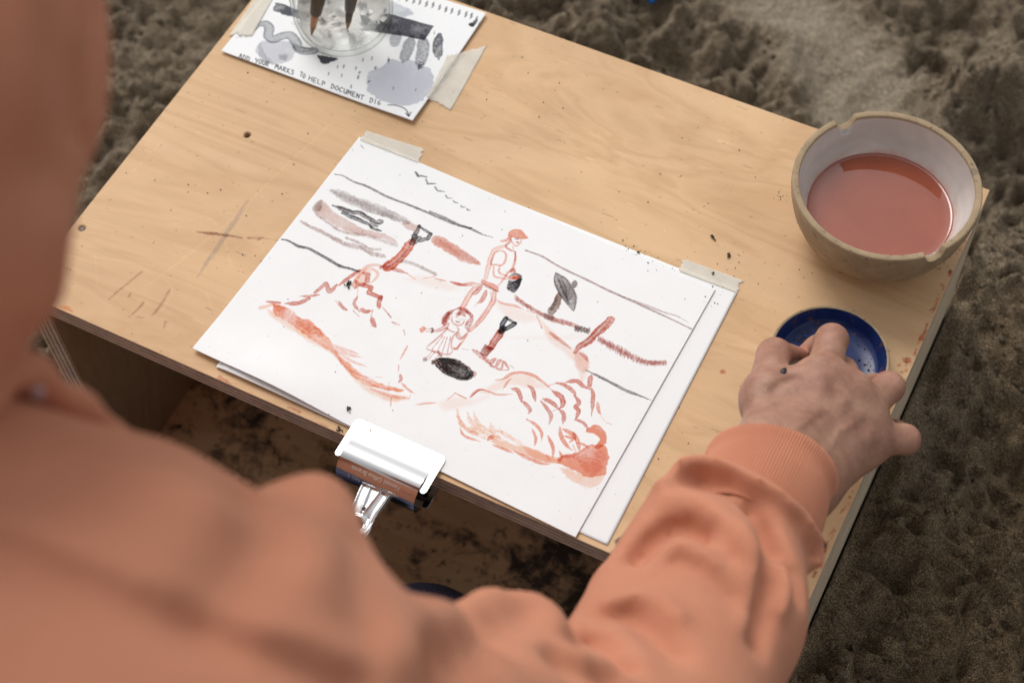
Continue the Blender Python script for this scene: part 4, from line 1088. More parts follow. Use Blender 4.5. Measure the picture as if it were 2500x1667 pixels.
# engraving, cut round the barrel upside down as the painter sees it
M['engrave'] = m_plain('engraving', (0.62, 0.59, 0.57), 0.55, 0.1, 200, metal=0.5)
def engrave(txt, ang0, size, xc, name='engraving'):
    cu = bpy.data.curves.new('txt', 'FONT'); cu.body = txt; cu.size = size; cu.align_x = 'CENTER'
    tmp = bpy.data.objects.new('txt', cu); COL.objects.link(tmp)
    dg = bpy.context.evaluated_depsgraph_get()
    me = bpy.data.meshes.new_from_object(tmp.evaluated_get(dg))
    bpy.data.objects.remove(tmp); bpy.data.curves.remove(cu)
    bm = bmesh.new(); bm.from_mesh(me)
    for k in range(-3, 10):                                # cut into thin slices so that the letters follow the curve
        bmesh.ops.bisect_plane(bm, geom=bm.verts[:] + bm.edges[:] + bm.faces[:], plane_co=(0, k * size / 8 + 1e-5, 0), plane_no=(0, 1, 0))
    bm.to_mesh(me); bm.free()
    for v in me.vertices:
        t = ang0 + v.co.y / RR
        x = xc - v.co.x
        v.co = (x, AY + (RR + .00045) * math.cos(t), AZ + (RR + .00045) * math.sin(t))
    return put(name, me, M['engrave'], barrel, False)
engrave('Newell Office Brands', math.radians(124), 0.0042, CXM - .001)
engrave('57.0mm 2¼in - NO. 2', math.radians(152), 0.0036, CXM - .004)


FOLD_LEAN = 1.4 * np.array([.22, -.42, .88])            # folds cut in somewhat downwards and forwards, leaning to the camera's line of sight


# implicit surfaces: capsules blended smoothly, then polygonised
class SDF:
    def __init__(s, lo, hi, h):
        s.lo, s.h = np.array(lo, float), h
        s.n = np.ceil((np.array(hi) - s.lo) / h).astype(int) + 1
        s.ax = [(s.lo[i] + h * np.arange(s.n[i])).astype(np.float32) for i in range(3)]
        s.F = np.full(tuple(s.n), 1.0, np.float32)
        s.G = None
    def win(s, lo, hi):
        a = np.clip(np.floor((np.array(lo) - s.lo) / s.h).astype(int), 0, s.n)
        b = np.clip(np.ceil((np.array(hi) - s.lo) / s.h).astype(int) + 1, 0, s.n)
        if np.any(b <= a): return None
        sl = tuple(slice(a[i], b[i]) for i in range(3))
        return sl, s.ax[0][sl[0]][:, None, None], s.ax[1][sl[1]][None, :, None], s.ax[2][sl[2]][None, None, :]
    @staticmethod
    def cap(x, y, z, a, b):
        ab = b - a
        L = float(ab @ ab) + 1e-12
        t = np.clip(((x - a[0]) * ab[0] + (y - a[1]) * ab[1] + (z - a[2]) * ab[2]) / L, 0, 1)
        return np.sqrt((x - a[0] - t * ab[0]) ** 2 + (y - a[1] - t * ab[1]) ** 2 + (z - a[2] - t * ab[2]) ** 2), t
    def put(s, sl, d, k):
        v = s.F[sl]
        if k <= 0: s.F[sl] = np.minimum(v, d); return
        h = np.clip(.5 + .5 * (d - v) / k, 0, 1)
        s.F[sl] = d + (v - d) * h - k * h * (1 - h)
    def cone(s, a, b, ra, rb, k):
        a, b = np.array(a, float), np.array(b, float)
        m = max(ra, rb) + k + .02
        w = s.win(np.minimum(a, b) - m, np.maximum(a, b) + m)
        if w is None: return
        d, t = s.cap(*w[1:], a, b)
        s.put(w[0], d - (ra + (rb - ra) * t), k)
    def ell(s, c, r, k, cut=False, R=None):
        c, r = np.array(c, float), np.array(r, float)
        m = max(r) + k + .02
        w = s.win(c - m, c + m)
        if w is None: return
        X = [w[1] - c[0], w[2] - c[1], w[3] - c[2]]
        if R is not None:
            R = np.array(R)
            X = [sum(R[j, i] * X[j] for j in range(3)) for i in range(3)]
        k0 = np.sqrt(sum((X[i] / r[i]) ** 2 for i in range(3)))
        k1 = np.sqrt(sum((X[i] / r[i] ** 2) ** 2 for i in range(3))) + 1e-9
        d = k0 * (k0 - 1) / k1
        if cut:
            v = s.F[w[0]]
            h = np.clip(.5 - .5 * (v + d) / k, 0, 1)
            s.F[w[0]] = v * (1 - h) - d * h + k * h * (1 - h)
        else: s.put(w[0], d, k)
    def grad(s, p):
        i = np.clip(np.round((np.array(p) - s.lo) / s.h).astype(int), 1, s.n - 2)
        G = s.G if s.G is not None else s.F
        g = np.array([G[i[0] + 1, i[1], i[2]] - G[i[0] - 1, i[1], i[2]], G[i[0], i[1] + 1, i[2]] - G[i[0], i[1] - 1, i[2]], G[i[0], i[1], i[2] + 1] - G[i[0], i[1], i[2] - 1]])
        return g / (np.linalg.norm(g) + 1e-9)
    def fold(s, pts, amp, sig):
        if s.G is None: s.G = s.F.copy()                   # normals come from the surface before any fold
        P = np.array(pts, float)
        m = sig * 2.6 + .018
        w = s.win(P.min(0) - m, P.max(0) + m)
        if w is None: return
        N = np.array([s.grad(p) for p in P])
        for _ in range(6): N[1:-1] = (N[:-2] + 2 * N[1:-1] + N[2:]) / 4
        d = None
        for i in range(len(P) - 1):                        # distance measured along the surface: the fold cuts straight in
            a, ab = P[i], P[i + 1] - P[i]
            n = N[i] + N[i + 1]
            n = n / (np.linalg.norm(n) + 1e-9) + FOLD_LEAN
            n = n / (np.linalg.norm(n) + 1e-9)
            ab = ab - (ab @ n) * n
            v = [w[1 + k] - a[k] for k in range(3)]
            wn = v[0] * n[0] + v[1] * n[1] + v[2] * n[2]
            t = np.clip((v[0] * ab[0] + v[1] * ab[1] + v[2] * ab[2]) / float(ab @ ab + 1e-12), 0, 1)
            q = np.sqrt(np.maximum(v[0] ** 2 + v[1] ** 2 + v[2] ** 2 - wn ** 2 - 2 * t * (v[0] * ab[0] + v[1] * ab[1] + v[2] * ab[2]) + t * t * float(ab @ ab), 0)) + np.maximum(np.abs(wn) - .018, 0)
            d = q if d is None else np.minimum(d, q)
        s.F[w[0]] -= amp * np.exp(-(d / sig) ** 2)
    def poly(s, name, smooth=1):
        F = s.F
        I = F < 0
        c = [I[i:I.shape[0] - 1 + i, j:I.shape[1] - 1 + j, k:I.shape[2] - 1 + k] for i in (0, 1) for j in (0, 1) for k in (0, 1)]
        anyi, alli = c[0].copy(), c[0].copy()
        for q in c[1:]: anyi |= q; alli &= q
        act = anyi & ~alli
        idx = np.argwhere(act)
        vid = np.full(act.shape, -1, np.int64)
        vid[act] = np.arange(len(idx))
        off = [(i, j, k) for i in (0, 1) for j in (0, 1) for k in (0, 1)]
        val = np.stack([F[idx[:, 0] + o[0], idx[:, 1] + o[1], idx[:, 2] + o[2]] for o in off], 1).astype(float)
        acc, cnt = np.zeros((len(idx), 3)), np.zeros(len(idx))
        for p in range(8):
            for q in range(p + 1, 8):
                if sum(abs(off[p][m] - off[q][m]) for m in range(3)) != 1: continue
                a, b = val[:, p], val[:, q]
                m = (a < 0) != (b < 0)
                t = np.where(m, a / np.where(m, a - b, 1), 0)
                pt = np.array(off[p]) + t[:, None] * (np.array(off[q]) - np.array(off[p]))
                acc += pt * m[:, None]; cnt += m
        V = s.lo + (idx + acc / cnt[:, None]) * s.h
        Q = []
        for ax in range(3):
            u, w = (ax + 1) % 3, (ax + 2) % 3
            n = list(I.shape); sl0 = [slice(None)] * 3; sl1 = [slice(None)] * 3
            sl0[ax] = slice(0, n[ax] - 1); sl1[ax] = slice(1, n[ax])
            A, B = I[tuple(sl0)], I[tuple(sl1)]
            for flip, mk in ((False, A & ~B), (True, ~A & B)):
                e = np.argwhere(mk)
                e = e[(e[:, u] > 0) & (e[:, w] > 0) & (e[:, u] < n[u] - 1) & (e[:, w] < n[w] - 1)]
                if not len(e): continue
                def vv(du, dw):
                    k = e.copy(); k[:, u] -= du; k[:, w] -= dw
                    return vid[k[:, 0], k[:, 1], k[:, 2]]
                quad = np.stack([vv(1, 1), vv(0, 1), vv(0, 0), vv(1, 0)], 1)
                if flip: quad = quad[:, ::-1]
                Q.append(quad)
        Q = np.vstack(Q)
        Q = Q[(Q >= 0).all(1)]
        for _ in range(smooth):
            acc = np.zeros_like(V); cnt = np.zeros(len(V))
            for i in range(4):
                for j in ((i + 1) % 4, (i + 3) % 4):
                    np.add.at(acc, Q[:, i], V[Q[:, j]]); np.add.at(cnt, Q[:, i], 1)
            V = np.where(cnt[:, None] > 0, V * .5 + .5 * acc / np.maximum(cnt, 1)[:, None], V)
        return V, Q


def lever(z0, dz, tilt):
    """Pressed lever of the clip: waisted, ribbed, with a small and a rolled large hole. Runs in -y from the barrel."""
    f = SDF((CXM - .0135, -.070, -.006), (CXM + .0135, -.016, .006), .00042)
    X, Y, Z = f.ax[0][:, None, None] - CXM, f.ax[1][None, :, None], f.ax[2][None, None, :]
    t = np.clip((-.0195 - Y) / .0405, 0, 1)
    w = np.interp(t, [0, .2, .42, .55, .75, .9, 1], [.0112, .0107, .0096, .0095, .0103, .0099, .0090])
    yc = -.0500
    end = np.hypot(X, Y - yc) - .0102
    body = np.maximum(np.abs(X) - w, np.maximum(-(Y + .0580) , Y + .0200))
    body = np.where(Y < yc, end, body)
    rib = .0013 * (np.exp(-((np.abs(X) - w + .0014) / .0011) ** 2)) + .0011 * np.exp(-((np.abs(X) - np.interp(t, [0, .5, 1], [.0042, .0012, .001])) / .0010) ** 2) * sstep(.62, .45, t)
    roll = .0012 * np.exp(-((np.hypot(X, Y - yc) - .0060) / .0012) ** 2)
    lift = (rib * sstep(.95, .8, t) + roll)
    arch = -.0016 * (X / .01) ** 2 + .003 * np.sin(np.clip(t, 0, 1) * math.pi) * .6
    f.F = (np.maximum(body, np.abs(Z - lift - arch) - .00052)).astype(np.float32)
    f.F = np.maximum(f.F, -(np.hypot(X, Y - yc) - .0050) + 0 * Z).astype(np.float32)
    f.F = np.maximum(f.F, -(np.hypot(X, Y + .0385) - .0012) + 0 * Z).astype(np.float32)
    V, Q = f.poly('lever', 2)
    V[:, 2] *= dz
    if dz < 0: Q = Q[:, ::-1]
    c, s_ = math.cos(tilt), math.sin(tilt)
    y, z = V[:, 1] + .0195, V[:, 2]
    V[:, 1], V[:, 2] = -.0195 + y * c - z * s_, z0 + y * s_ + z * c
    return mesh('lever', V, Q)
sat = NT('satin_steel')
sat.set(Base_Color=(0.86, 0.85, 0.84), Metallic=1.0, Roughness=sat.ramp(sat.noise(400, 4, 0.6), [(0.35, 0.17), (0.75, 0.30)]))
M['satin'] = sat.m
put('lever', lever(-.0060, 1, .22), M['satin'], clip)
put('lever', lever(-.0125, -1, -.16), M['satin'], clip)
wire = [(CXM + .0108, -.0235, -.0065), (CXM + .0085, -.0235, -.0035), (CXM - .0085, -.0235, -.0035), (CXM - .0108, -.0235, -.0065)]
put('hinge_wire', tube(wire, .0007, 8, 'hinge_wire'), M['chrome'], clip)
# drops of paint and grit on the clip's plate
M['redpaint'] = m_plain('dried_paint', S(150, 60, 48), 0.6, 0.4, 300)
sp = []
for px, py, n, w in ((905, 1048, 7, 5), (967, 1086, 3, 2), (985, 1078, 3, 4)):
    for k in range(n):
        q = on_z(px + random.gauss(0, w), py + random.gauss(0, w), .0035)
        sp.append((q[0], q[1], .0033, random.uniform(.0003, .0007)))
pebbles(sp, 'paint_drops', M['redpaint'], clip)['kind'] = 'stuff'

# ------------------------------------------------------------------ glass jar and the brushes standing in it
JX, JY, JZ = 0.0860, 0.3135, 0.0030
jar = thing('glass_jar', 'round glass jar smeared with dried white and grey paint, standing on the card', 'jar', (JX, JY, JZ))
gm = NT('jar_glass')
gm.t.nodes.remove(gm.b)
tr = gm.n('ShaderNodeBsdfTransparent'); gs = gm.n('ShaderNodeBsdfGlossy'); lw = gm.n('ShaderNodeLayerWeight'); mx = gm.n('ShaderNodeMixShader')
lw.inputs['Blend'].default_value = 0.5
gs.inputs['Roughness'].default_value = 0.02
gm.l(gm.ramp(lw.outputs['Facing'], [(0.0, (0.99, 0.99, 0.99)), (0.7, (0.96, 0.965, 0.955)), (0.97, (0.60, 0.61, 0.57))]), tr.inputs[0])
gm.l(gm.ramp(lw.outputs['Facing'], [(0.0, 0.02), (0.6, 0.04), (0.88, 0.16), (1.0, 0.55)]), mx.inputs[0])
gm.l(tr.outputs[0], mx.inputs[1]); gm.l(gs.outputs[0], mx.inputs[2]); gm.l(mx.outputs[0], gm.out.inputs[0])
prof_o = [(r * .96, z) for r, z in [(.0002, .0006), (.022, .0003), (.0270, .0004), (.0315, .0018), (.0355, .0055), (.0388, .0120), (.0404, .0210), (.0408, .0300), (.0408, .0740), (.0395, .0800), (.0368, .0850), (.0362, .0950), (.0372, .0970)]]
prof_i = [(r * .96, z) for r, z in [(.0352, .0970), (.0345, .0940), (.0350, .0850), (.0372, .0790), (.0385, .0730), (.0385, .0300), (.0380, .0210), (.0362, .0135), (.0325, .0085), (.0270, .0058), (.020, .0052), (.0002, .0058)]]
put('glass', lathe([(r, z + JZ) for r, z in prof_o + prof_i], JX, JY, 128, 'glass'), gm.m, jar)
rs = NT('paint_residue')
mp_ = rs.co(); mp_.node.inputs['Location'].default_value = (.037, 0, .037)
pn = rs.noise(44, 5, 0.6, 0.6, mp_)
sx = rs.n('ShaderNodeSeparateXYZ'); rs.l(rs.co(), sx.inputs[0])
pn = rs.math('ADD', pn, rs.math('MULTIPLY', rs.math('SUBTRACT', .016, sx.outputs[2]), 5.0))
back = rs.math('ADD', rs.math('MULTIPLY', rs.math('SUBTRACT', sx.outputs[0], JX), -.6), rs.math('MULTIPLY', rs.math('SUBTRACT', sx.outputs[1], JY), .8))
pn = rs.math('ADD', pn, rs.math('MINIMUM', rs.math('MULTIPLY', back, 6.0), .08))      # the side that was poured over stayed clean
tone = rs.ramp(rs.noise(55, 3, 0.5, 1.0), [(0.42, S(236, 234, 228)), (0.56, S(214, 212, 208)), (0.62, S(140, 140, 142))])
rs.set(Base_Color=tone, Roughness=0.7, Alpha=rs.ramp(pn, [(0.48, 0.0), (0.52, 0.85)]))
put('paint_residue', lathe([(r - .0003, z + JZ) for r, z in prof_i[4:]], JX, JY, 96, 'paint_residue'), rs.m, jar)

M['brush_brown'] = m_plain('dark_brown_handle', S(30, 22, 18), 0.45, 0.25, 120)
M['copper'] = m_plain('copper_ferrule', S(176, 122, 92), 0.45, 0.15, 200)
M['bristle'] = m_plain('wet_bristle', S(140, 98, 74), 0.7, 0.3, 300)
M['black_wood'] = m_plain('black_lacquer', (0.012, 0.011, 0.012), 0.25, 0.2, 100)
M['grey_brush'] = m_plain('grey_stained_handle', S(46, 38, 36), 0.5, 0.4, 90)
def jar_brush(p_foot, p_mid, length, label, ferr, shaft, w):
    a, b = np.array(p_foot), np.array(p_mid)
    d = (b - a) / np.linalg.norm(b - a)
    at = lambda t: tuple(a + d * t)
    root = thing('paintbrush', label, 'paintbrush', tuple(a), 'paintbrushes')
    put('bristles', tube([at(0), at(.003), at(.009)], [.0004, .0011, .0024], 14, 'bristles'), M['bristle'], root)
    put('ferrule', tube([at(.009), at(.018), at(.0195)], [.0024, .0031, .0032], 14, 'ferrule'), ferr, root)
    put('handle', tube([at(.0195), at(.021), at(.034), at(.06), at(length)], [.0030, w * .8, w, w * .9, .002], 14, 'handle'), shaft, root)
    return root
f1, f2 = on_z(760, 88, JZ + .0060), on_z(848, 72, JZ + .0058)
jar_brush(f1, on_z(778, -6, JZ + .040), .17, 'brown handled brush with copper ferrule standing at the left in the jar', M['copper'], M['brush_brown'], .0055)
jar_brush(f2, on_z(858, -8, JZ + .040), .17, 'paint stained brush standing at the right in the jar', M['brush_brown'], M['grey_brush'], .0050)

# ------------------------------------------------------------------ crumbs of soil scattered over table and paper
sp = []
for k in range(480):
    x, y = random.random() * BW, random.random() * BD
    if math.hypot(x - BX, y - BY) < .034 or math.hypot(x - DX, y - DY) < .036 or math.hypot(x - JX, y - JY) < .03: continue
    on_paper = height_at(x, y) > 0
    if on_paper and random.random() < .72: continue
    r = random.choice((.00016, .0002, .00025, .00025, .0003, .0005)) if not on_paper else random.choice((.00018, .00025, .0004))
    sp.append((x, y, height_at(x, y), r))
for px, py, n, w in ((1745, 720, 8, 18), (1560, 612, 14, 14), (1640, 640, 10, 30), (1905, 480, 10, 8), (2290, 640, 12, 22), (1790, 660, 14, 30), (1100, 700, 8, 60), (880, 360, 4, 8), (620, 600, 5, 30)):
    for k in range(n):
        q = on_z(px + random.gauss(0, w), py + random.gauss(0, w * .7), .001)
        if 0 < q[0] < BW and 0 < q[1] < BD and math.hypot(q[0] - BX, q[1] - BY) > .035: sp.append((q[0], q[1], height_at(q[0], q[1]), random.uniform(.0002, .0005)))
tag(pebbles(sp, 'soil_crumbs', M['grit']), 'fine dark crumbs of soil scattered over the table top and papers', 'soil crumbs', kind='stuff')
M['clod'] = m_plain('soil_clod', (0.085, 0.066, 0.042), 0.95, 0.6, 700)
for px, py, w, lab in ((849, 694, 7, 'small earth crumb on the drawing beside the painted mound at left'), (853, 1000, 6, 'small earth crumb on the bottom margin of the drawing near the clip'), (828, 1044, 6, 'earth crumb at the front edge of the box just left of the clip'), (1742, 577, 6, 'topmost earth crumb on bare wood right of the drawing'), (1779, 622, 6, 'earth crumb on bare wood above the top right masking tape'), (1559, 612, 4, 'tiny earth crumb at the top edge of the drawing'), (1741, 664, 4, 'tiny earth crumb stuck to the top right masking tape')):
    spx = []
    for k in range(14):
        q = on_z(px + random.gauss(0, w * .42), py + random.gauss(0, w * .6), .002)
        spx.append((q[0], q[1], height_at(q[0], q[1]) + random.uniform(0.0003, .0008), random.uniform(.00035, .0008) * w / 6))
    tag(pebbles(spx, 'soil_crumb', M['clod']), lab, 'soil crumb', 'larger crumbs of earth')

# loose crumbs and clods lying on the sand
M['sand_clod'] = m_plain('sand_clod', (0.135, 0.100, 0.064), 0.95, 0.6, 500, 0.8, 1200)
sp = []
for k in range(7500):
    if k % 3: x, y = random.uniform(BW + .01, .92), random.uniform(-.02, .62)
    else: x, y = random.uniform(-.45, .85), random.uniform(BD + .01, .95)
    if k % 7 == 0: x, y = random.uniform(-.4, -.01), random.uniform(-.05, .6)
    i, j = int(np.searchsorted(gx, x)), int(np.searchsorted(gy, y))
    if path[j, i] > .5 and random.random() < .9: continue
    if fbm(np.array(x * 14.), np.array(y * 14.), 230, 2) < .40: continue
    r = min(.0034, .0009 * math.exp(random.expovariate(2.0)))
    sp.append((x, y, GZ + H[j, i] - r * .75, r))
tag(pebbles(sp, 'sand_clods', M['sand_clod']), 'loose crumbs and small clods of dark sand strewn over the dug ground', 'sand clods', kind='stuff')

# ------------------------------------------------------------------ blue plastic spade lying beyond the box
M['blue_plastic'] = m_plain('blue_plastic', (0.01, 0.22, 0.72), 0.35, 0.08, 60)
tip = on_z(1590, 8, GZ + .012)[:2]
dirv = np.array([-.25, .97])
side = np.array([dirv[1], -dirv[0]])
spade = thing('blue_spade', 'bright blue plastic spade lying on the sand beyond the box', 'toy spade', (tip[0], tip[1], GZ))
V, F = [], []
ts = np.linspace(0, 1, 14)
for i, t in enumerate(ts):
    w = .034 * min(1, (t / .45) ** .55) if t > 0 else .003
    for j in range(9):
        u = j / 8 * 2 - 1
        p = tip + dirv * (.10 * t) + side * w * u
        V.append((p[0], p[1], GZ + .014 + .012 * u * u + .012 * t * t))
me = mesh('blade', V, grid_faces(9, 14))
o = put('blade', me, M['blue_plastic'], spade); o.modifiers.new('t', 'SOLIDIFY').thickness = .003
P0, P1 = tip + dirv * .095, tip + dirv * .24
put('shaft', tube([(P0[0], P0[1], GZ + .028), (P1[0], P1[1], GZ + .05)], [.009, .008], 12, 'shaft'), M['blue_plastic'], spade)
put('grip', tube([(P1[0] - side[0] * .035, P1[1] - side[1] * .035, GZ + .05), (P1[0] + side[0] * .035, P1[1] + side[1] * .035, GZ + .05)], [.009, .009], 12, 'grip'), M['blue_plastic'], spade)
# ------------------------------------------------------------------ the painter, kneeling at the open side of the box
# capsules: start, end, start radius, end radius, blend; folds: ridge line, height, width (metres)
HOODIE = [
    [[0.4277,-0.346,0.4506],[0.445,-0.3149,0.4208],0.076,0.076,0.03],
    [[0.445,-0.3149,0.4208],[0.4705,-0.2817,0.3542],0.076,0.068,0.03],
    [[0.4705,-0.2817,0.3542],[0.5074,-0.232,0.2634],0.066,0.06,0.03],
    [[0.5074,-0.232,0.2634],[0.5508,-0.1749,0.1805],0.058,0.056,0.03],
    [[0.5493,-0.1717,0.1828],[0.5428,-0.0643,0.1315],0.055,0.0495,0.02],
    [[0.5428,-0.0643,0.1315],[0.5352,-0.0064,0.1066],0.0495,0.044,0.02],
    [[0.421,-0.3475,0.4518],[0.3576,-0.4573,0.269],0.1,0.13,0.05],
    [[0.2947,-0.3658,0.4222],[0.3291,-0.4675,0.2368],0.13,0.15,0.06],
    [[0.4277,-0.346,0.4506],[0.3509,-0.3401,0.4779],0.076,0.085,0.04],
    [[0.4314,-0.2099,0.4061],[0.4553,-0.2607,0.4179],0.014,0.035,0.02],
    [[0.4202,-0.2195,0.4102],[0.4453,-0.263,0.4316],0.0115,0.03,0.02],
    [[0.4794,-0.1732,0.2691],[0.496,-0.2319,0.3144],0.017,0.03,0.02],
    [[0.4891,-0.1609,0.255],[0.5091,-0.1959,0.2709],0.016,0.03,0.02],
    [[0.3915,-0.2521,0.4427],[0.4251,-0.2949,0.4796],0.02,0.03,0.04],
    [[0.5049,-0.0134,0.136],[0.5133,-0.0685,0.1503],0.014,0.02,0.02],
    [[0.5034,-0.0913,0.1646],[0.5134,-0.1347,0.1967],0.014,0.02,0.02],
]
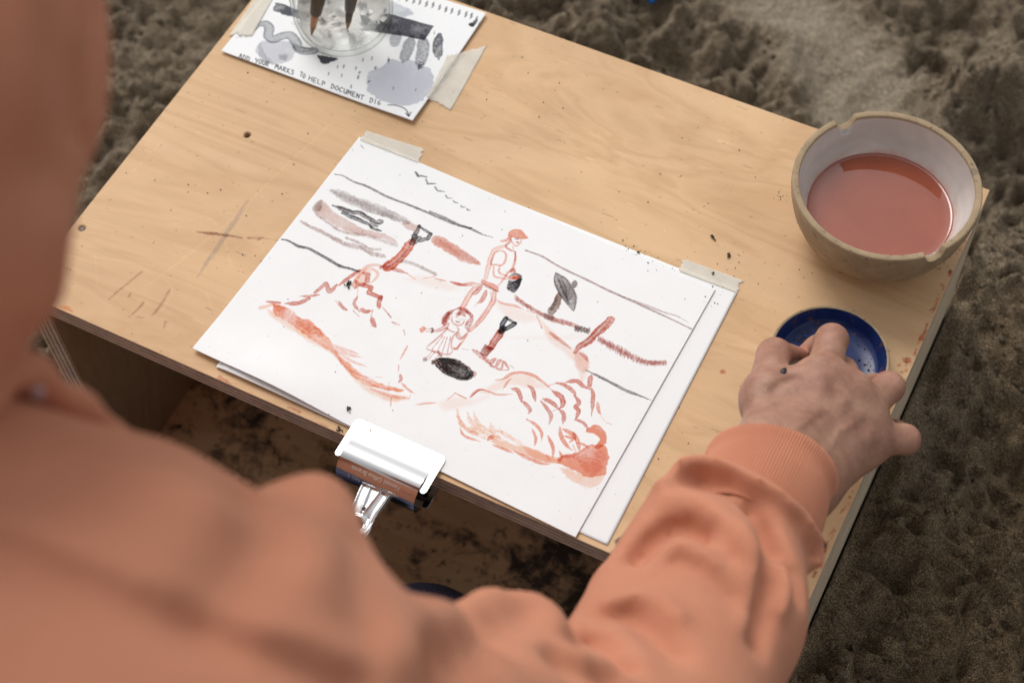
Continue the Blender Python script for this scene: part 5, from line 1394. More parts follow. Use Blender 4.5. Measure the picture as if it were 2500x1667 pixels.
HOODIE_FOLDS = [
    [[[0.4033,-0.2974,0.5501],[0.4058,-0.2937,0.5478],[0.4079,-0.2898,0.5449],[0.4103,-0.2859,0.5422],[0.4117,-0.2809,0.5385],[0.4131,-0.2758,0.5348],[0.4141,-0.2703,0.5301]],-0.0037,0.012],
    [[[0.4131,-0.2645,0.5248],[0.4181,-0.2634,0.5234],[0.4229,-0.2623,0.5219],[0.4276,-0.261,0.5201],[0.4318,-0.2602,0.5186],[0.4358,-0.2593,0.5168],[0.4397,-0.2583,0.5147]],0.004,0.012],
    [[[0.4397,-0.2428,0.4915],[0.446,-0.2483,0.4984],[0.4512,-0.2529,0.5031],[0.4557,-0.2568,0.5063],[0.4586,-0.2651,0.5139],[0.4607,-0.2726,0.5197],[0.4624,-0.2795,0.5244],[0.4632,-0.2843,0.5276],[0.4638,-0.2887,0.5301],[0.4643,-0.2931,0.5324]],-0.0062,0.011],
    [[[0.4295,-0.2029,0.4207],[0.4354,-0.2089,0.4244],[0.4428,-0.2164,0.4327],[0.4514,-0.2252,0.445],[0.4634,-0.2417,0.4763],[0.469,-0.2513,0.4896],[0.4726,-0.2588,0.4977]],0.0032,0.012],
    [[[0.4572,-0.2225,0.4368],[0.4718,-0.2392,0.4634],[0.4819,-0.2509,0.4776],[0.4889,-0.2594,0.4833],[0.4931,-0.267,0.4884],[0.4968,-0.274,0.4921],[0.5002,-0.2806,0.4948]],-0.0037,0.01],
    [[[0.4107,-0.306,0.553],[0.4169,-0.3054,0.5518],[0.4231,-0.3049,0.5505],[0.4292,-0.3043,0.5492],[0.4352,-0.3036,0.5477],[0.4411,-0.3028,0.5459],[0.4468,-0.302,0.5439],[0.4516,-0.3011,0.542],[0.4563,-0.3,0.5398],[0.461,-0.299,0.5373],[0.4652,-0.2978,0.5349],[0.4691,-0.2965,0.5318],[0.4732,-0.2952,0.5288],[0.4781,-0.2934,0.5246],[0.4829,-0.2914,0.52],[0.4876,-0.2892,0.5144],[0.4915,-0.2876,0.5098],[0.4954,-0.2859,0.5048],[0.4991,-0.284,0.4989]],-0.0095,0.008],
    [[[0.4073,-0.302,0.5516],[0.4135,-0.3014,0.5503],[0.4197,-0.3008,0.549],[0.4258,-0.3002,0.5477],[0.4319,-0.2995,0.5463],[0.4381,-0.2989,0.545],[0.4439,-0.2981,0.5431],[0.4488,-0.2971,0.5411],[0.4535,-0.2961,0.539],[0.4581,-0.2949,0.5362],[0.4622,-0.2937,0.5337],[0.4664,-0.2925,0.531],[0.4705,-0.2911,0.528],[0.4754,-0.2893,0.5239],[0.4802,-0.2873,0.5189],[0.485,-0.2852,0.5136],[0.489,-0.2836,0.5091],[0.4928,-0.2817,0.5037],[0.4966,-0.2798,0.4981]],0.007,0.007],
    [[[0.5002,-0.2769,0.4909],[0.5003,-0.2657,0.4775],[0.4974,-0.2501,0.452],[0.4894,-0.2265,0.4051],[0.486,-0.2125,0.3798],[0.4687,-0.1775,0.2968],[0.4692,-0.1662,0.2836]],0.0048,0.012],
    [[[0.5045,-0.2501,0.435],[0.5016,-0.2349,0.4081],[0.5002,-0.2205,0.386],[0.4925,-0.1951,0.3339],[0.4918,-0.1828,0.3159],[0.4916,-0.1706,0.2992],[0.4918,-0.1583,0.2832]],-0.0087,0.013],
    [[[0.501,-0.1624,0.2878],[0.5066,-0.1676,0.2942],[0.512,-0.1726,0.3002],[0.5171,-0.1771,0.305],[0.5213,-0.1825,0.3091],[0.5254,-0.1877,0.3126],[0.5292,-0.1925,0.3152]],-0.0031,0.006],
    [[[0.5011,-0.1602,0.2847],[0.506,-0.1612,0.2849],[0.5107,-0.1618,0.2841],[0.5154,-0.1623,0.283],[0.5184,-0.1584,0.2726],[0.5168,-0.1435,0.2321],[0.5229,-0.146,0.2388],[0.5276,-0.1468,0.2415],[0.532,-0.147,0.2428],[0.5362,-0.1469,0.2429]],0.0032,0.007],
    [[[0.4996,-0.0091,0.1513],[0.5042,-0.0081,0.1528],[0.5087,-0.0066,0.1533],[0.5131,-0.0048,0.1532],[0.5179,-0.0042,0.1535],[0.5227,-0.0036,0.1538],[0.5276,-0.0031,0.1542],[0.5324,-0.0045,0.1558],[0.5372,-0.0057,0.157],[0.5418,-0.0065,0.1575]],-0.0075,0.007],
    [[[0.549,-0.0113,0.16],[0.5507,-0.0128,0.1607],[0.5524,-0.0143,0.1614],[0.5541,-0.0157,0.1621],[0.5575,-0.0214,0.1657],[0.5608,-0.0266,0.1682],[0.564,-0.0316,0.1705],[0.566,-0.0381,0.1736],[0.5679,-0.0443,0.1762],[0.5697,-0.0499,0.1777],[0.5706,-0.0562,0.1798],[0.5714,-0.0623,0.1815],[0.5723,-0.0683,0.1832],[0.5741,-0.0762,0.1849],[0.5759,-0.0844,0.1876],[0.5778,-0.0927,0.1907]],-0.011,0.0066],
    [[[0.5579,-0.018,0.1624],[0.562,-0.0219,0.1637],[0.566,-0.0255,0.1644],[0.5699,-0.0288,0.1643],[0.5734,-0.0323,0.1645],[0.5768,-0.0352,0.1633],[0.5801,-0.0379,0.1619],[0.5821,-0.0414,0.162],[0.5841,-0.0446,0.1618],[0.586,-0.0476,0.161]],-0.0085,0.0052],
    [[[0.4961,-0.0153,0.1514],[0.4977,-0.0103,0.1504],[0.4993,-0.005,0.1491],[0.4998,0.0036,0.1414],[0.5035,0.0054,0.1423],[0.507,0.0079,0.1419],[0.5105,0.0101,0.1419],[0.5164,0.0097,0.1445],[0.5221,0.0099,0.146],[0.5277,0.0102,0.1471],[0.5351,0.0085,0.1487],[0.5423,0.0077,0.1487],[0.5492,0.0077,0.147],[0.555,0.0065,0.1451],[0.5607,0.0059,0.142],[0.5661,0.0067,0.1362],[0.5698,0.0049,0.1331],[0.5733,0.0043,0.1276],[0.5764,0.0063,0.1168],[0.5784,0.0037,0.1138],[0.5802,0.0016,0.1097],[0.5826,-0.0045,0.114]],0.01,0.0056],
    [[[0.5049,-0.071,0.18],[0.5055,-0.0665,0.1787],[0.5062,-0.0623,0.1778],[0.5069,-0.0578,0.1766],[0.5088,-0.054,0.1763],[0.5107,-0.0501,0.1761],[0.5125,-0.046,0.1752],[0.5152,-0.0446,0.1758],[0.5178,-0.0432,0.1762],[0.5204,-0.0417,0.1765],[0.5233,-0.0427,0.1782],[0.5262,-0.0435,0.1795],[0.529,-0.0442,0.1807]],-0.015,0.0078],
    [[[0.5287,-0.0458,0.1813],[0.5328,-0.0483,0.1836],[0.5368,-0.0503,0.185],[0.5407,-0.0522,0.186],[0.5431,-0.0535,0.1865],[0.5455,-0.0546,0.1869],[0.5479,-0.0559,0.1875]],-0.0057,0.006],
    [[[0.5004,-0.0258,0.1589],[0.5038,-0.0245,0.1602],[0.5072,-0.023,0.1613],[0.5104,-0.0212,0.1615],[0.5153,-0.0219,0.1635],[0.5201,-0.0224,0.1653],[0.5249,-0.023,0.167],[0.5315,-0.0279,0.1722],[0.5379,-0.0321,0.1759],[0.544,-0.0356,0.1783],[0.5479,-0.0389,0.1798],[0.5516,-0.042,0.1809],[0.5553,-0.0448,0.1814]],0.0037,0.007],
    [[[0.5123,-0.0727,0.184],[0.5142,-0.0683,0.1834],[0.5163,-0.0643,0.1834],[0.5183,-0.0601,0.1833],[0.5217,-0.0591,0.1842],[0.5251,-0.058,0.1849],[0.5284,-0.0569,0.1855],[0.5331,-0.0585,0.1874],[0.5377,-0.0597,0.1885],[0.5422,-0.0606,0.1891]],0.004,0.009],
    [[[0.574,-0.0406,0.1699],[0.5757,-0.0445,0.1707],[0.5775,-0.0481,0.1711],[0.5792,-0.0517,0.1712],[0.5798,-0.0559,0.1724],[0.5804,-0.06,0.1735],[0.5809,-0.0641,0.1745]],0.0046,0.006],
    [[[0.5487,-0.0351,0.1777],[0.5527,-0.0396,0.1794],[0.5565,-0.0438,0.1806],[0.5603,-0.0477,0.1811],[0.5629,-0.0546,0.1833],[0.5654,-0.061,0.1843],[0.5679,-0.0673,0.1854],[0.5694,-0.0745,0.1875],[0.5709,-0.0817,0.1897],[0.5725,-0.0892,0.193]],0.0046,0.007],
    [[[0.5235,-0.0703,0.1881],[0.528,-0.0705,0.19],[0.5323,-0.0704,0.1911],[0.5365,-0.0701,0.1917],[0.5411,-0.0721,0.1932],[0.5455,-0.0738,0.194],[0.5499,-0.0753,0.1943],[0.5535,-0.0766,0.1943],[0.5572,-0.0778,0.194],[0.5608,-0.0789,0.1934]],-0.0057,0.007],
    [[[0.5082,-0.113,0.2076],[0.5112,-0.1094,0.2059],[0.5142,-0.1057,0.2041],[0.5172,-0.102,0.2024],[0.5212,-0.1012,0.203],[0.5251,-0.1004,0.2036],[0.529,-0.0994,0.2038],[0.533,-0.1017,0.2062],[0.5368,-0.1036,0.2079],[0.5407,-0.1057,0.2099]],0.0046,0.006],
    [[[0.5087,-0.1203,0.214],[0.5124,-0.119,0.2144],[0.5159,-0.1175,0.2142],[0.5194,-0.1157,0.2132],[0.5239,-0.1176,0.2156],[0.5282,-0.1193,0.2174],[0.5324,-0.1208,0.2187],[0.5377,-0.1235,0.2211],[0.543,-0.1264,0.2242],[0.5482,-0.129,0.2262]],-0.0081,0.008],
    [[[0.5129,-0.1621,0.2839],[0.5162,-0.1604,0.2787],[0.5121,-0.1416,0.2275],[0.5174,-0.1435,0.2325],[0.5228,-0.1479,0.2415],[0.5277,-0.1513,0.248],[0.5322,-0.1538,0.2521]],-0.0099,0.008],
    [[[0.5176,-0.1837,0.3121],[0.5216,-0.1826,0.309],[0.5256,-0.1816,0.3062],[0.5296,-0.1804,0.3026],[0.5336,-0.1791,0.299],[0.5374,-0.1773,0.2938],[0.541,-0.1751,0.2873]],-0.0117,0.009],
]
HOOD = [
    [[0.2578,-0.2278,0.6047],[0.2608,-0.2466,0.5898],0.113,0.104,0.03],
    [[0.2608,-0.2466,0.5898],[0.2651,-0.2672,0.5688],0.104,0.09,0.03],
    [[0.2651,-0.2672,0.5688],[0.2797,-0.2944,0.5409],0.09,0.084,0.03],
    [[0.2797,-0.2944,0.5409],[0.2913,-0.3238,0.5175],0.084,0.085,0.04],
    [[0.2017,-0.1999,0.6021],[0.2578,-0.2278,0.6047],0.1,0.105,0.04],
]
HOOD_FOLDS = [
    [[[0.3624,-0.1694,0.617],[0.3636,-0.1713,0.6159],[0.3647,-0.1732,0.6147],[0.366,-0.1752,0.6137],[0.3688,-0.1806,0.6105],[0.371,-0.1855,0.6066],[0.3729,-0.19,0.6022],[0.3751,-0.1967,0.6001],[0.3765,-0.2027,0.5969],[0.3761,-0.2072,0.5911]],0.01,0.0095],
    [[[0.3571,-0.1596,0.6059],[0.359,-0.1625,0.6058],[0.3608,-0.1651,0.6055],[0.3622,-0.1675,0.6048],[0.3652,-0.1727,0.6033],[0.3677,-0.1775,0.6012],[0.3695,-0.1818,0.5982],[0.3723,-0.1888,0.5966],[0.3742,-0.195,0.5938],[0.3749,-0.2003,0.5895]],-0.01,0.0085],
    [[[0.3657,-0.1791,0.6272],[0.3679,-0.1834,0.6251],[0.37,-0.1874,0.6228],[0.3718,-0.1912,0.6201],[0.3738,-0.1956,0.616],[0.3754,-0.1998,0.6115],[0.3768,-0.2038,0.6064],[0.3777,-0.2081,0.6034],[0.3776,-0.2117,0.599],[0.3772,-0.2151,0.5942]],-0.014,0.0105],
    [[[0.3669,-0.1866,0.6345],[0.3695,-0.1915,0.6315],[0.372,-0.1963,0.6284],[0.374,-0.2007,0.6247],[0.3768,-0.2084,0.6166],[0.3782,-0.2151,0.6065],[0.3775,-0.2203,0.5932],[0.3756,-0.2252,0.5806],[0.3738,-0.2304,0.5679],[0.3715,-0.2355,0.5538]],0.013,0.013],
    [[[0.3675,-0.1965,0.6437],[0.3699,-0.2013,0.6408],[0.372,-0.206,0.6376],[0.3738,-0.2104,0.6341],[0.3767,-0.2183,0.6268],[0.378,-0.225,0.6172],[0.3782,-0.2311,0.6058]],-0.006,0.02],
]
HAND = [
    [[0.5425,0.0086,0.115],[0.5346,0.0565,0.1001],0.019,0.018,0.02],
    [[0.5551,0.0067,0.11],[0.5561,0.0516,0.0882],0.021,0.019,0.02],
    [[0.5346,0.0565,0.1001],[0.5561,0.0516,0.0882],0.018,0.018,0.015],
    [[0.5406,0.0506,0.0985],[0.542,0.1237,0.0839],0.019,0.0125,0.012],
    [[0.5406,0.0506,0.0985],[0.5587,0.1261,0.0776],0.019,0.0125,0.012],
    [[0.5561,0.0516,0.0882],[0.5693,0.1231,0.0691],0.017,0.012,0.014],
    [[0.5561,0.0516,0.0882],[0.5767,0.1091,0.065],0.018,0.0125,0.014],
    [[0.542,0.1237,0.0839],[0.5587,0.1261,0.0776],0.0125,0.012,0.012],
    [[0.5587,0.1261,0.0776],[0.5693,0.1231,0.0691],0.012,0.012,0.012],
    [[0.5693,0.1231,0.0691],[0.5767,0.1091,0.065],0.012,0.012,0.012],
    [[0.5515,0.0897,0.0776],[0.565,0.1129,0.0624],0.016,0.016,0.02],
    [[0.542,0.1237,0.0839],[0.5355,0.1643,0.0705],0.0122,0.0098,0.006],
    [[0.5355,0.1643,0.0705],[0.5276,0.1677,0.0487],0.0098,0.0085,0.004],
    [[0.5276,0.1677,0.0487],[0.5215,0.1631,0.0434],0.0085,0.007,0.004],
    [[0.5587,0.1261,0.0776],[0.5483,0.1561,0.0524],0.0115,0.0098,0.006],
    [[0.5483,0.1561,0.0524],[0.538,0.1669,0.0379],0.0098,0.0088,0.003],
    [[0.538,0.1669,0.0379],[0.5283,0.1669,0.0339],0.0088,0.007,0.003],
    [[0.5693,0.1231,0.0691],[0.5788,0.1535,0.0603],0.0118,0.0098,0.006],
    [[0.5788,0.1535,0.0603],[0.5693,0.1624,0.0398],0.0098,0.0085,0.003],
    [[0.5693,0.1624,0.0398],[0.5623,0.1636,0.0308],0.0085,0.007,0.003],
    [[0.5767,0.1091,0.065],[0.6003,0.1259,0.0549],0.0118,0.0092,0.007],
    [[0.6003,0.1259,0.0549],[0.5926,0.139,0.0362],0.009,0.008,0.003],
    [[0.5926,0.139,0.0362],[0.5852,0.1437,0.0269],0.008,0.0062,0.003],
    [[0.5346,0.0565,0.1001],[0.5159,0.0989,0.0855],0.0175,0.013,0.012],
    [[0.5159,0.0989,0.0855],[0.507,0.1393,0.068],0.013,0.011,0.006],
    [[0.507,0.1393,0.068],[0.5177,0.1538,0.0513],0.0108,0.0078,0.003],
    [[0.5159,0.0989,0.0855],[0.542,0.1237,0.0839],0.0105,0.011,0.014],
    [[0.5216,0.0928,0.0804],[0.5394,0.1154,0.0778],0.013,0.013,0.012],
    [[0.5597,0.0626,0.0802],[0.5766,0.1058,0.0573],0.016,0.0135,0.012],
]
HAND_FOLDS = [
    [[[0.5426,0.1156,0.102],[0.5446,0.113,0.1019]],0.0024,0.008],
    [[[0.5595,0.1149,0.0971],[0.5615,0.1139,0.0964]],0.0014,0.006],
    [[[0.5701,0.1112,0.0922],[0.572,0.1104,0.0912]],0.0012,0.006],
    [[[0.5784,0.0968,0.0892],[0.5803,0.0979,0.0871]],0.0012,0.006],
    [[[0.5356,0.1607,0.0827],[0.5374,0.1583,0.0836]],0.001,0.006],
    [[[0.5085,0.1301,0.0848],[0.5089,0.1275,0.0861]],0.001,0.006],
    [[[0.5539,0.1086,0.1009],[0.5535,0.1127,0.0997],[0.5515,0.1151,0.1001]],-0.001,0.005],
    [[[0.5673,0.1068,0.0951],[0.567,0.1108,0.0942],[0.5666,0.1144,0.0939]],-0.0009,0.005],
    [[[0.5762,0.1008,0.0905],[0.5759,0.1046,0.0899]],-0.0014,0.005],
    [[[0.5421,0.0538,0.1247],[0.5444,0.0807,0.113],[0.5443,0.1057,0.1036]],0.0006,0.0045],
    [[[0.5527,0.052,0.1213],[0.5568,0.0832,0.1074],[0.5607,0.1088,0.098]],0.0005,0.0045],
    [[[0.5624,0.0537,0.1151],[0.5672,0.0839,0.1013],[0.5708,0.1033,0.0939]],0.0004,0.0045],
    [[[0.5204,0.0942,0.1036],[0.5232,0.1028,0.1017],[0.5285,0.11,0.1002]],-0.0022,0.0035],
    [[[0.5321,0.0823,0.1121],[0.5431,0.0848,0.111],[0.5502,0.0873,0.1089],[0.5541,0.0934,0.106]],0.0007,0.0022],
    [[[0.545,0.0671,0.1203],[0.549,0.0848,0.1101],[0.5497,0.0941,0.1071]],0.0006,0.0022],
    [[[0.5653,0.0747,0.1052],[0.5653,0.0861,0.1019],[0.57,0.0967,0.0962]],0.0006,0.0022],
    [[[0.5273,0.0914,0.1054],[0.5335,0.0961,0.1047],[0.5371,0.1051,0.1028]],-0.001,0.006],
]
CUT = [[0.5388,0.0098,0.1048],[-0.0332,0.9123,-0.4081]]
CUFF = [[0.5418,0.0041,0.1127],[0.5397,0.0476,0.0936]]
HJ = {"wr":[0.5406,0.0506,0.0985],"wu":[0.5561,0.0516,0.0882],"wl":[0.5346,0.0565,0.1001],"fr":[0.5425,0.0086,0.115],"fu":[0.5551,0.0067,0.11],"im":[0.542,0.1237,0.0839],"ip":[0.5355,0.1643,0.0705],"id":[0.5276,0.1677,0.0487],"it":[0.5215,0.1631,0.0434],"mm":[0.5587,0.1261,0.0776],"mp":[0.5483,0.1561,0.0524],"md":[0.538,0.1669,0.0379],"mt":[0.5283,0.1669,0.0339],"rm":[0.5693,0.1231,0.0691],"rp":[0.5788,0.1535,0.0603],"rd":[0.5693,0.1624,0.0398],"rt":[0.5623,0.1636,0.0308],"pm":[0.5767,0.1091,0.065],"pp":[0.6003,0.1259,0.0549],"pd":[0.5926,0.139,0.0362],"pt":[0.5852,0.1437,0.0269],"tc":[0.5192,0.0663,0.0902],"tm":[0.5159,0.0989,0.0855],"ti":[0.507,0.1393,0.068],"tt":[0.5177,0.1538,0.0513]}
KNEE_R, KNEE_L = np.array([.335, -.055, -.205]), np.array([.165, -.07, -.205])
HIP_R, HIP_L = np.array([.335, -.46, -.09]), np.array([.165, -.46, -.09])
person = thing('person', 'person in an orange hooded sweatshirt kneeling at the box and dipping a brush', 'person', (.25, -.40, ZB - .010))

# skin: the painting hand in full detail, the rest of the body under the clothes
sk = NT('skin')
bl = sk.attr('paint').outputs['Color']
sc1 = sk.ramp(sk.noise(75, 6, 0.65), [(0.3, (0.27, 0.124, 0.080)), (0.7, (0.42, 0.226, 0.152))])
sc1 = sk.mix(sc1, bl, 1.0, 'MULTIPLY')
sk.set(Base_Color=sc1, Roughness=0.55)
sk.b.inputs['Subsurface Weight'].default_value = 0.12
sk.b.inputs['Subsurface Radius'].default_value = (0.010, 0.004, 0.002)
sk.b.inputs['Subsurface Scale'].default_value = 0.6
vor = sk.n('ShaderNodeTexVoronoi'); vor.inputs['Scale'].default_value = 520
vor.feature = 'DISTANCE_TO_EDGE'
sk.l(sk.co((1, 1.6, 1)), vor.inputs['Vector'])
sk.bump(sk.math('ADD', sk.math('MULTIPLY', vor.outputs['Distance'], 1.2), sk.noise(260, 4, 0.6)), 0.55, 0.0006)
f = SDF((.475, -.055, .020), (.630, .185, .150), .00105)
for a, b, ra, rb, k in HAND: f.cone(a, b, ra, rb, k)
for p, am, sg in HAND_FOLDS: f.fold(p, am, sg)
V1, Q1 = f.poly('hand', 1)
warm = np.ones((len(V1), 3))
for nm, r, s_ in (('im', .012, .16), ('mm', .012, .12), ('rm', .011, .12), ('pm', .011, .12), ('ip', .011, .22), ('rp', .012, .16), ('pp', .012, .16), ('ti', .012, .2), ('it', .012, .3), ('tt', .012, .3)):
    d = np.linalg.norm(V1 - np.array(HJ[nm]), axis=1)
    e = np.exp(-(d / r) ** 2)[:, None] * s_
    warm *= 1 + e * (np.array([1.10, .80, .78]) - 1) * 2
nz = fbm(V1[:, 0] * 60 + V1[:, 2] * 40, V1[:, 1] * 60 + V1[:, 2] * 23, 300, 3)[:, None] - .5
warm *= 1 + nz * np.array([.22, .42, .40])

f = SDF((-.06, -.62, -.30), (.60, .02, .75), .0065)
HC = np.array([.258, -.232, .600])                     # head, bowed over the drawing
FD = np.array([.10, .62, -.78]); FD /= np.linalg.norm(FD)
UPH = np.array([.02, .78, .62]); UPH -= FD * (UPH @ FD); UPH /= np.linalg.norm(UPH)
RT = np.cross(FD, UPH)
hp = lambda r, u, fw: HC + RT * r + UPH * u + FD * fw
RM = np.stack([RT, FD, UPH], 1)
f.ell(HC, (.070, .088, .092), .01, R=RM)
f.cone(hp(0, -.05, .03), hp(0, -.085, .055), .052, .030, .03)           # jaw and chin
f.cone(hp(0, .005, .084), hp(0, -.022, .104), .010, .013, .008)          # nose
f.cone(hp(-.03, .025, .078), hp(.03, .025, .078), .012, .012, .012)      # brow
for sx in (-1, 1):
    f.ell(hp(.033 * sx, .005, .086), (.016, .012, .010), .006, True, RM)
    f.ell(hp(.032 * sx, .005, .074), (.012, .012, .012), .003)
    f.ell(hp(.073 * sx, -.005, -.005), (.010, .020, .032), .006, False, RM)
f.ell(hp(0, -.052, .086), (.024, .010, .010), .006, False, RM)            # lips
f.cone(HC - FD * .02 - UPH * .05, (.235, -.335, .46), .056, .062, .03)
f.cone((.235, -.345, .44), (.24, -.42, .15), .095, .105, .06)
f.cone((.24, -.42, .15), (.25, -.46, -.06), .105, .12, .06)
f.cone((.24, -.34, .44), (.43, -.31, .43), .06, .05, .05)
f.cone((.24, -.34, .44), (.06, -.31, .42), .06, .05, .05)
f.cone((.43, -.31, .43), (.549, -.172, .180), .042, .032, .03)
f.cone((.549, -.172, .180), (.541, -.02, .108), .031, .018, .02)
f.cone((.06, -.31, .42), (.01, -.30, .14), .046, .038, .03)
f.cone((.01, -.30, .14), (.12, -.17, -.085), .037, .024, .02)
f.cone((.12, -.17, -.085), (.155, -.13, -.110), .022, .020, .015)
for i, (dx, dy) in enumerate(((.0, .03), (.018, .035), (.034, .032), (.046, .022))):
    a = np.array([.150 + dx * .6, -.125 + dy * .5, -.115]); b = a + np.array([.012 + dx * .3, .05 - .006 * abs(i - 1.4), -.012])
    f.cone(a, b, .0095, .008, .004)
f.cone((.150, -.15, -.105), (.198, -.145, -.115), .011, .009, .006)
for h, k in ((HIP_R, KNEE_R), (HIP_L, KNEE_L)):
    f.cone(h, k, .085, .048, .04)
    f.cone(k + np.array([0, 0, -.02]), h + np.array([0, .0, -.16]), .045, .035, .02)
    f.cone(h + np.array([0, 0, -.16]), h + np.array([.01, -.10, -.165]), .032, .022, .02)
V2, Q2 = f.poly('body', 2)
me = mesh('body', np.vstack([V1, V2]), np.vstack([Q1, Q2 + len(V1)]))
color_attr(me, np.vstack([warm, np.ones((len(V2), 3))]))
put('body', me, sk.m, person)
M['hair'] = m_plain('dark_hair', (0.035, 0.022, 0.015), 0.45, 0.5, 120, 0.4, 500)
f = SDF(HC - .14, HC + .14, .005)
f.ell(HC - FD * .014 + UPH * .012, (.078, .088, .094), .01, False, RM)
f.ell(hp(0, -.035, .085), (.066, .075, .085), .012, True, RM)
V, Q = f.poly('hair', 2)
put('hair', mesh('hair', V, Q), M['hair'], person)
M['eye'] = m_plain('eye', (0.7, 0.68, 0.66), 0.2, 0.05, 100)

# sweatshirt
def m_fleece(name, ribs=False):
    m = NT(name)
    n = m.noise(7, 4, 0.6)
    c = m.ramp(n, [(0.3, (0.50, 0.205, 0.122)), (0.7, (0.56, 0.240, 0.146))])
    fz = m.noise(1500, 3, 0.65)
    c = m.mix(c, m.ramp(fz, [(0.3, 0.86), (0.7, 1.10)]), 0.8, 'MULTIPLY')
    m.set(Base_Color=c, Roughness=0.95)
    m.b.inputs['Specular IOR Level'].default_value = 0.12
    m.b.inputs['Sheen Weight'].default_value = 0.15
    m.b.inputs['Sheen Roughness'].default_value = 0.55
    m.b.inputs['Sheen Tint'].default_value = (1.0, 0.72, 0.56, 1)
    m.bump(m.math('ADD', m.noise(420, 4, 0.6), fz), 0.22, 0.0008)
    return m.m
M['fleece'] = m_fleece('orange_fleece')
f = SDF((-.10, -.66, -.17), (.655, .045, .60), .0034)
for a, b, ra, rb, k in HOODIE: f.cone(a, b, ra, rb, k)
f.cone((.22, -.40, .34), (.25, -.46, -.06), .125, .150, .05)
f.cone((.28, -.39, .42), (.10, -.36, .42), .085, .085, .04)
f.cone((.068, -.318, .42), (.00, -.31, .15), .084, .060, .04)
f.cone((.235, -.350, .43), (.24, -.40, .2), .108, .115, .04)
f.cone((.225, -.385, .44), (.235, -.345, .52), .088, .088, .04)
f.cone((.00, -.31, .15), (.105, -.185, -.07), .060, .044, .03)
p0, nn = np.array(CUT[0]), np.array(CUT[1])
w = f.win(p0 - .13, p0 + .13)
pl = (w[1] - p0[0]) * nn[0] + (w[2] - p0[1]) * nn[1] + (w[3] - p0[2]) * nn[2]
nr = (w[1] - p0[0]) ** 2 + (w[2] - p0[1]) ** 2 + (w[3] - p0[2]) ** 2 < .12 ** 2
v = f.F[w[0]]
h = np.clip(.5 - .5 * (v - pl) / .014, 0, 1)
f.F[w[0]] = np.where(nr, v * (1 - h) + pl * h + .014 * h * (1 - h), v)
for p, am, sg in HOODIE_FOLDS: f.fold(p, am, sg)
V, Q = f.poly('sweatshirt', 1)
sweat = put('sweatshirt', mesh('sweatshirt', V, Q), M['fleece'], person)

# ribbed cuff
c0, c1 = np.array(CUFF[0]), np.array(CUFF[1])
ax = (c1 - c0) / np.linalg.norm(c1 - c0)
e1 = np.cross(ax, [0, 0, 1.0]); e1 /= np.linalg.norm(e1)
e2 = np.cross(ax, e1)
L = np.linalg.norm(c1 - c0)
nt, ns = 960, 40
th = np.linspace(0, 2 * np.pi, nt, endpoint=False)
prof = [(-.020, .032), (-.010, .0345), (0, .0362), (.010, .0370), (.020, .0370), (.028, .0364), (L - .014, .0354), (L - .009, .0356), (L - .0055, .0368), (L - .0030, .0375), (L - .0008, .0373), (L + .0004, .0362), (L - .0002, .0350), (L - .003, .0340), (L - .008, .0332)]
pr = np.array(prof)
s0 = np.linspace(0, 1, ns)
ss = np.interp(s0, np.linspace(0, 1, len(pr)), pr[:, 0]); rr_ = np.interp(s0, np.linspace(0, 1, len(pr)), pr[:, 1])
V = []
for s_, r in zip(ss, rr_):
    rib = .00048 * np.cos(th * 132)
    wob = .0011 * np.sin(th * 2 + 1.1 + s_ * 30) + .0007 * np.sin(th * 3 + .4 - s_ * 50)
    rad = r + rib + wob
    V.append(c0 + ax * s_ + e1[None] * (rad * np.cos(th))[:, None] * 1.03 + e2[None] * (rad * np.sin(th))[:, None] * .97)
V = np.concatenate(V)
F = []
i = np.arange(nt); i2 = (i + 1) % nt
Fq = np.vstack([np.stack([r * nt + i, r * nt + i2, (r + 1) * nt + i2, (r + 1) * nt + i], 1) for r in range(ns - 1)])
put('cuff', mesh('cuff', V, Fq), M['fleece'], sweat)

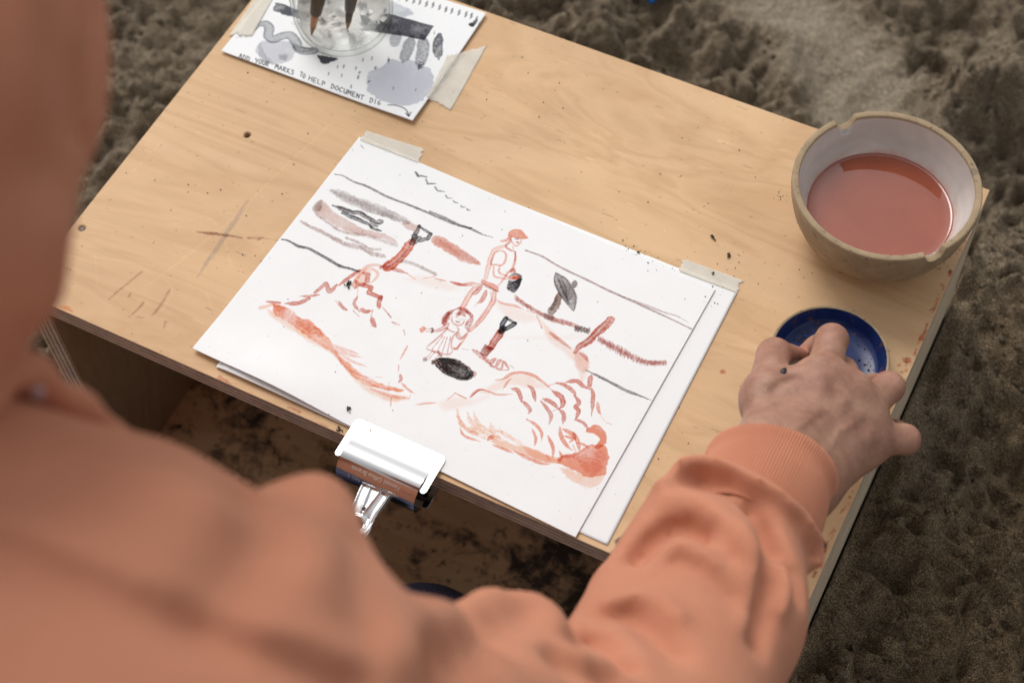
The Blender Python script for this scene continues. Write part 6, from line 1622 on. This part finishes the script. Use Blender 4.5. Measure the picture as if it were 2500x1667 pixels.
# hood drawn up over the head, its neck edge and the drawcord eyelet
f = SDF((.06, -.46, .38), (.42, -.07, .76), .0034)
for a, b, ra, rb, k in HOOD: f.cone(a, b, ra, rb, k)
f.ell(HC + FD * .10 - UPH * .03, (.072, .085, .090), .02, True, RM)
for p, am, sg in HOOD_FOLDS: f.fold(p, am, sg)
V, Q = f.poly('hood', 2)
put('hood', mesh('hood', V, Q), M['fleece'], sweat)
edge = catmull([(.372, -.276, .545), (.3649, -.2497, .5234), (.3650, -.2408, .4927), (.3665, -.2329, .4611), (.37, -.232, .43)], 6)
put('neck_edge', tube(edge, [.0065 + .001 * math.sin(i) for i in range(len(edge))], 16, 'neck_edge'), M['fleece'], sweat)
M['steel'] = m_plain('eyelet_metal', (0.55, 0.54, 0.60), 0.35, 0.05, 100, metal=0.9)
bm = bmesh.new()
me = lathe([(.0007, -.0004), (.0008, .0004), (.0012, .0005), (.0016, .0002), (.0017, -.0003)], 0, 0, 28, 'eyelet')
q = Vector((CAM_LOC[0] - .3705, CAM_LOC[1] + .2503, CAM_LOC[2] - .5154)).normalized()
me.transform(Matrix.Translation(Vector((.3705, -.2503, .5154)) + q * .004) @ q.to_track_quat('Z', 'Y').to_matrix().to_4x4())
put('eyelet', me, M['steel'], sweat)

# jeans
dn = NT('dark_denim')
dc = dn.ramp(dn.noise(900, 2, 0.6), [(0.35, S(62, 66, 92)), (0.6, S(90, 96, 124)), (0.75, S(150, 154, 172))])
dn.set(Base_Color=dc, Roughness=0.9)
f = SDF((.03, -.66, -.30), (.47, .03, .06), .005)
f.cone((.20, -.46, -.06), (.30, -.46, -.06), .135, .135, .04)
for hq, k in ((HIP_R, KNEE_R), (HIP_L, KNEE_L)):
    f.cone(hq, k, .095, .060, .04)
    f.cone(k + np.array([0, 0, -.018]), hq + np.array([0, 0, -.155]), .054, .043, .02)
V, Q = f.poly('jeans', 2)
put('jeans', mesh('jeans', V, Q), dn.m, person)
for hq in (HIP_R, HIP_L):
    me = box_mesh(hq[0] - .035, hq[0] + .035, hq[1] - .155, hq[1] + .01, ZB - .008, ZB + .065, .02)
    put('shoe', me, M['black_wood'], person)

# brush in the hand: its lacquered end looks up at the camera, its tip rests in the dish
pe, p1_ = np.array([.52045, .1103, .0987]), np.array([.52063, .1969, .0060])
d = (p1_ - pe) / np.linalg.norm(p1_ - pe)
L = np.linalg.norm(p1_ - pe)
at = lambda t: tuple(pe + d * t)
br = thing('paintbrush', 'dark lacquered paintbrush held between thumb and forefinger over the blue dish', 'paintbrush', tuple(pe), 'paintbrushes')
put('handle', tube([at(0), at(.0012), at(.004), at(.04), at(L - .032)], [.0010, .0021, .0026, .0030, .0026], 16, 'handle'), M['black_wood'], br)
put('ferrule', tube([at(L - .032), at(L - .016)], [.0027, .0024], 16, 'ferrule'), M['copper'], br)
put('bristles', tube([at(L - .016), at(L - .008), at(L)], [.0023, .0021, .0004], 14, 'bristles'), M['bristle'], br)
